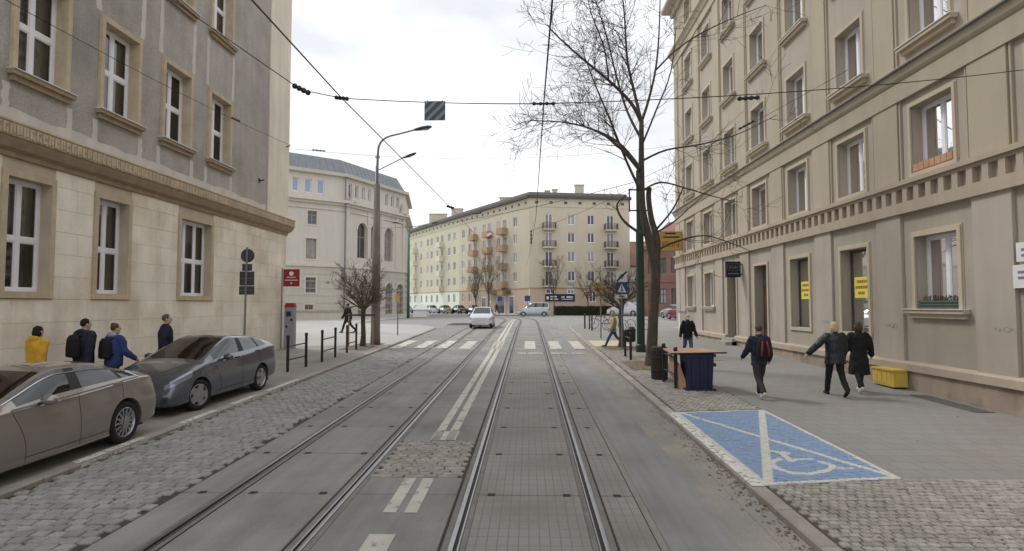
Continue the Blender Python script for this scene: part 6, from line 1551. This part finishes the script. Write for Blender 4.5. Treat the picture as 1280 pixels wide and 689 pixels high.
# lamp posts
mat('lamp_glass', S(200, 196, 180, 1), .3, .05, 5)
def lamp_head(mb, p, d):
    d = Vector(d).normalized(); p = Vector(p); up = Vector((0, 0, 1)); s_ = d.cross(up).normalized()
    rs = []
    for f, w, h in ((0, .06, .05), (.12, .09, .07), (.4, .14, .10), (.7, .13, .09), (.86, .06, .04)):
        c = p + d * f; rs.append([c + s_ * (w * math.cos(2 * math.pi * k / 10)) + up * (h * math.sin(2 * math.pi * k / 10)) for k in range(10)])
    mb.rings(rs)
lx, ly = -7.2, 27.9; g = gz(ly) + HL
t = thing('street_lamp', (lx, ly, g), 'tall grey concrete street lamp with one curved arm', 'lamp')
mb = MB(); mb.lathe([(.24, 0), (.22, .6), (.20, 2.5), (.14, 7.6)], (lx, ly, g), 14); mb.build('pole', 'concrete_pole', t, smooth=True)
mb = MB(); limb(mb, [(lx, ly, g + 7.4), (lx + .02, ly, g + 9.0), (lx + .12, ly, g + 9.55), (lx + .45, ly, g + 9.85), (lx + 1.0, ly, g + 10.0), (lx + 1.8, ly, g + 10.2)], [.07, .055, .05, .045, .04, .04], 8); mb.build('arm', 'grey_metal', t, smooth=True)
mb = MB(); lamp_head(mb, (lx + 1.75, ly, g + 10.2), (1, -.1, .14)); o = mb.build('lamp_head', 'sign_back', t, smooth=True)
mb = MB(); mb.ball((lx + 2.22, ly - .04, g + 10.22), .28, .10, .07); mb.build('lamp_bowl', 'lamp_glass', o, smooth=True)
lx, ly = -9.35, 36.0; g = gz(ly) + HL
t = thing('street_lamp', (lx, ly, g), 'slim grey street lamp with straight slanted arm and round sensor on top', 'lamp')
mb = MB(); mb.lathe([(.11, 0), (.09, 3), (.055, 10.2)], (lx, ly, g), 10); mb.build('pole', 'grey_metal', t, smooth=True)
mb = MB(); mb.tube([(lx, ly, g + 9.9), (lx + 1.7, ly, g + 10.75)], .035, 7); mb.tube([(lx, ly, g + 10.2), (lx + .05, ly, g + 10.7)], .02, 6); mb.build('arm', 'grey_metal', t)
mb = MB(); lamp_head(mb, (lx + 1.65, ly, g + 10.72), (1, 0, .35)); mb.build('lamp_head', 'sign_back', t, smooth=True)
mb = MB(); mb.ball((lx + .07, ly, g + 10.78), .16, .16, .11); mb.build('sensor', 'lamp_glass', t, smooth=True)
# green tram poles
px_, py_ = 4.52, 24.3; g = gz(py_) + HR
t = thing('tram_pole', (px_, py_, g), 'thick dark green tram pole behind the crooked tree', 'pole')
mb = MB(); mb.lathe([(.20, 0), (.20, .3), (.165, .34), (.16, 4.9), (.13, 4.95), (.13, 7.4), (.10, 7.45)], (px_, py_, g), 14); mb.build('shaft', 'green_paint', t)
mb = MB()
for zz in (5.75, 6.6): mb.tube([(px_ - .42, py_ - .1, g + zz), (px_ + .42, py_ - .1, g + zz)], .03, 6)
for s_ in (-.42, .42): mb.tube([(px_ + s_, py_ - .1, g + 5.7), (px_ + s_, py_ - .1, g + 6.65)], .03, 6)
mb.build('bracket', 'black_metal', t)
px2, py2 = -13.6, 67
t = thing('tram_pole', (px2, py2, .98), 'slender bright green tram pole on the square before the theatre', 'pole')
mat('green_bright', S(58, 104, 78, 1), .5, .1, 3, streak=.1)
mb = MB(); mb.lathe([(.17, 0), (.14, 5), (.10, 10.3)], (px2, py2, .98), 12); mb.build('shaft', 'green_bright', t, smooth=True)
for a, ln in ((.5, 3.2), (2.4, 1.6)):
    mb = MB(); mb.tube([(px2, py2, 11.2), (px2 + ln * math.cos(a), py2, 11.2 + .6)], .03, 5); mb.build('arm', 'green_bright', t)
    mb = MB(); lamp_head(mb, (px2 + ln * math.cos(a) * .9, py2, 11.75), (math.cos(a), 0, .1)); mb.build('lamp_head', 'sign_back', t, smooth=True)
# white kiosk tent beside it
t = thing('market_tent', (-13.3, 72, 1.0), 'small white market tent behind the bright green pole', 'tent')
mb = MB(); mb.box(-14.0, -12.4, 72, 73.5, 1.0, 1.9); mb.build('wall', 'white_board', t)
mb = MB(); A_ = [(-14.2, 71.8, 1.9), (-12.2, 71.8, 1.9), (-12.2, 73.7, 1.9), (-14.2, 73.7, 1.9)]; mb.rings([A_, [(-13.25, 72.7, 2.7), (-13.15, 72.7, 2.7), (-13.15, 72.8, 2.7), (-13.25, 72.8, 2.7)]]); mb.build('canopy', 'white_board', t)
# stake by the left globe tree
t = thing('tree_stake', (-8.0, 26.9, gz(26.9) + HL), 'wooden cross bar and stakes supporting the globe tree', 'stake'); g = gz(26.9) + HL
for x in (-8.15, -7.05):
    mb = MB(); mb.tube([(x, 26.85, g), (x, 26.85, g + 1.5)], .04, 6); mb.build('post', 'brown_stone_dark', t)
mb = MB(); mb.tube([(-8.3, 26.83, g + 1.42), (-6.95, 26.83, g + 1.42)], .045, 6); mb.build('bar', 'bark', t)
# low stone wall in front of the theatre
t = thing('low_wall', (-24, 62, 1.0), 'low grey stone wall on the square before the theatre', 'wall')
mb = MB(); mb.box(-27, -19.3, 61.5, 62.1, .9, 1.75); mb.build('base', 'theatre_low', t); mb = MB(); mb.box(-27.1, -19.2, 61.4, 62.2, 1.75, 1.9); mb.build('coping', 'kerb', t)
# bicycles
mat('bike_pink', S(196, 120, 150, 1), .5); mat('bike_white', S(214, 216, 220, 1), .5)
def bicycle(x, y, rz, m_, label):
    t = thing('bicycle', (x, y, gz(y) + HR), label, 'bicycle', 'bicycles parked at the corner', rz)
    for yy in (-.52, .52):
        mb = MB(); n = 24; mb.tube([(0, yy + .33 * math.cos(2 * math.pi * k / n), .34 + .33 * math.sin(2 * math.pi * k / n)) for k in range(n + 1)], .018, 5); o = mb.build('wheel', 'tyre', t, local=True)
        sb = MB()
        for k in range(10): a = math.pi * k / 10; sb.tube([(0, yy + .32 * math.cos(a), .34 + .32 * math.sin(a)), (0, yy - .32 * math.cos(a), .34 - .32 * math.sin(a))], .003, 3)
        sb.build('spokes', 'grey_metal', o, local=True)
    mb = MB()
    for a, b in (((0, -.52, .34), (0, -.05, .32)), ((0, -.52, .34), (0, -.2, .82)), ((0, -.05, .32), (0, -.22, .88)), ((0, -.05, .32), (0, .36, .78)), ((0, -.18, .78), (0, .36, .84)), ((0, .52, .34), (0, .34, .98))): mb.tube([a, b], .02, 6)
    mb.build('frame', m_, t, local=True)
    mb = MB(); mb.ball((0, -.24, .92), .07, .13, .035); mb.build('saddle', 'black_metal', t, local=True)
    mb = MB(); mb.tube([(-.27, .22, 1.02), (-.1, .34, 1.0), (.1, .34, 1.0), (.27, .22, 1.02)], .015, 6); mb.build('handlebar', 'black_metal', t, local=True)
bicycle(5.55, 38.6, 1.2, 'bike_pink', 'pink bicycle leaning by the corner barrier'); bicycle(7.1, 39.0, 1.75, 'bike_white', 'white bicycle parked beside the pink one')
bicycle(4.9, 40.3, 1.4, 'black_metal', 'black bicycle parked behind the pink one')
# short white post on the right pavement
t = thing('bollard', (9.05, 35.5, gz(35.5) + HR), 'white square bollard at the corner of the tenement', 'bollard'); g = gz(35.5) + HR
mb = MB(); mb.box(8.85, 9.2, 35.3, 35.6, g, g + 1.25); mb.build('post', 'white_board', t); mb = MB(); mb.box(8.82, 9.23, 35.27, 35.63, g + 1.25, g + 1.31); mb.build('cap', 'meter_grey', t)
# graffiti tags on the facade
mat('spray', S(122, 120, 126, 1.4), .85, .2, 30)
for u, v in ((12.2, 2.0), (15.95, 1.95), (19.4, 1.95)):
    mb = MB(); n = 40; a1, a2, a3 = rnd.uniform(0, 6), rnd.uniform(2.5, 3.5), rnd.uniform(5, 7)
    p = [PR(u - .24 + .48 * i / n + .05 * math.sin(a3 * i / 6 + a1), v + .06 * math.sin(a2 * i / 5 + a1) * (1 - .5 * i / n) + .02 * math.sin(i * .9), -.001 + (W0 if 12.75 < u < 15.3 else 0)) for i in range(n + 1)]
    mb.tube(p, .007, 4); mb.build('graffiti_tag', 'spray', rb)

# ---------------------------------------------------------------- overhead line
def sag(a, b, s_, n=12):
    a, b = Vector(a), Vector(b); return [a.lerp(b, i / n) - Vector((0, 0, 4 * s_ * (i / n) * (1 - i / n))) for i in range(n + 1)]
def wire(name, pts, r_, label, cat='wire', ins=(), group='overhead tram wires'):
    t = thing(name, pts[0], label, cat, group); mb = MB(); mb.tube(pts, r_, 5); mb.build('cable', 'wire', t)
    for p, d, ln, rr in ins:
        p, d = Vector(p), Vector(d).normalized(); mb = MB(); k = 4
        for i in range(k): c = p + d * ln * (i / (k - 1) - .5); mb.ball(c, rr, rr, rr, 8, 6)
        mb.tube([p - d * ln * .6, p + d * ln * .6], rr * .55, 6); mb.build('insulator', 'black_metal', t)
    return t
SY = 9.25
cl = (-2.97, SY, 5.78); crp = (.24, SY, 5.66)
wire('contact_wire', [(-2.9, -15, 5.62), cl, (-2.97, 22.5, 6.2)], .011, 'left contact wire running out from the clamp above the far track', ins=[(cl, (1, .4, 0), .16, .035), ((-2.97, 22.4, 6.2), (1, 0, -.3), .22, .05)])
wire('contact_wire', [(-2.97, 22.5, 6.2), (-2.95, 45, 6.6), (-3.1, 62, 6.7)], .009, 'left contact wire above the white hatchback')
wire('contact_wire', [(.30, -15, 5.55), crp, (.30, 24, 6.1), (.15, 45, 6.6), (-.3, 64, 6.7)], .011, 'right contact wire above the near tram track', ins=[(crp, (1, 0, 0), .30, .030)])
wl = (-10.8, 10.4, 11.2)
wire('span_wire', sag(wl, (-3.62, SY, 5.92), .05) + [Vector(cl)], .008, 'span wire from the office building to the clamp over the far track', ins=[((-3.62, SY, 5.93), (1, 0, -.5), .24, .045)])
wire('span_wire', sag(cl, crp, .03), .008, 'span wire carrying the striped panel between the two tracks')
wire('span_wire', sag(crp, (9.5, 11.5, 7.0), .10), .008, 'span wire from the near track to the mezzanine of the tenement', ins=[((3.75, 10.12, 6.02), (1, .25, .14), .34, .04)])
wire('span_wire', sag((-10.6, 26.0, 9.6), (-10.6, 6.0, 8.6), .25), .008, 'thin wire along the roughcast wall of the office building', ins=[((-10.6, 21, 9.2), (0, 1, .1), .5, .04)])
wire('span_wire', sag((9.4, 17.5, 9.4), (4.5, 24.3, 7.6), .1), .008, 'wire from the tenement to the green tram pole', ins=[((7.4, 20.2, 8.6), (1, -1.3, .4), .5, .045)])
wire('span_wire', sag((4.3, 24.3, 7.5), (-13.6, 50, 9.0), .55), .014, 'thick span wire from the green tram pole across the junction', ins=[((-2.95, 34.6, 7.85), (-1, 1.3, 0), .5, .06)])
wire('span_wire', sag((4.3, 24.3, 7.3), (.15, 36, 7.0), .15) , .010, 'hanger wire from the green pole to the near track', ins=[((.15, 36, 6.6), (0, .1, 1), .7, .06)])
wire('span_wire', sag((9.4, 29.0, 10.6), (-10.7, 26.6, 9.6), .7), .006, 'fine cross wire between the tenement and the office building corner', ins=[((-9.6, 26.7, 9.55), (1, 0, -.1), .5, .04)])
# striped panel on the span wire
mat('panel_dark', S(74, 80, 90, 1), .6); mat('panel_light', S(128, 136, 146, 1), .6)
zc = 5.735; t = thing('striped_panel', (-1.48, SY, zc - .32), 'square grey panel with diagonal stripes hanging from the span wire', 'panel')
mb = MB(); mb.box(-1.645, -1.315, SY - .01, SY + .01, zc - .325, zc - .02); mb.build('plate', 'panel_dark', t)
w_ = .33; h_ = .305
for k_ in range(-3, 4):
    c0 = k_ * .15; loop = []
    import itertools
    poly = [(c0, 0), (c0 + .07, 0), (c0 + .07 + h_, h_), (c0 + h_, h_)]
    # clip to the plate width
    def clip(poly, xv, keep):
        out = []
        for (x0, y0), (x1, y1) in zip(poly, poly[1:] + poly[:1]):
            i0, i1 = keep(x0), keep(x1)
            if i0: out.append((x0, y0))
            if i0 != i1: f = (xv - x0) / (x1 - x0); out.append((xv, y0 + f * (y1 - y0)))
        return out
    poly = clip(poly, .005, lambda x: x >= .005)
    if len(poly) > 2: poly = clip(poly, w_ - .005, lambda x: x <= w_ - .005)
    if len(poly) > 2:
        mb = MB(); mb.prism([(-1.645 + x, SY - .0105, zc - .325 + y) for x, y in poly], (0, -.003, 0)); mb.build('stripe', 'panel_light', t)
mb = MB(); mb.tube([(-1.6, SY, zc - .02), (-1.6, SY, zc + .0)], .008, 4); mb.tube([(-1.36, SY, zc - .02), (-1.36, SY, zc + .0)], .008, 4); mb.build('hanger', 'black_metal', t)

bpy.data.scenes.remove(_bench)
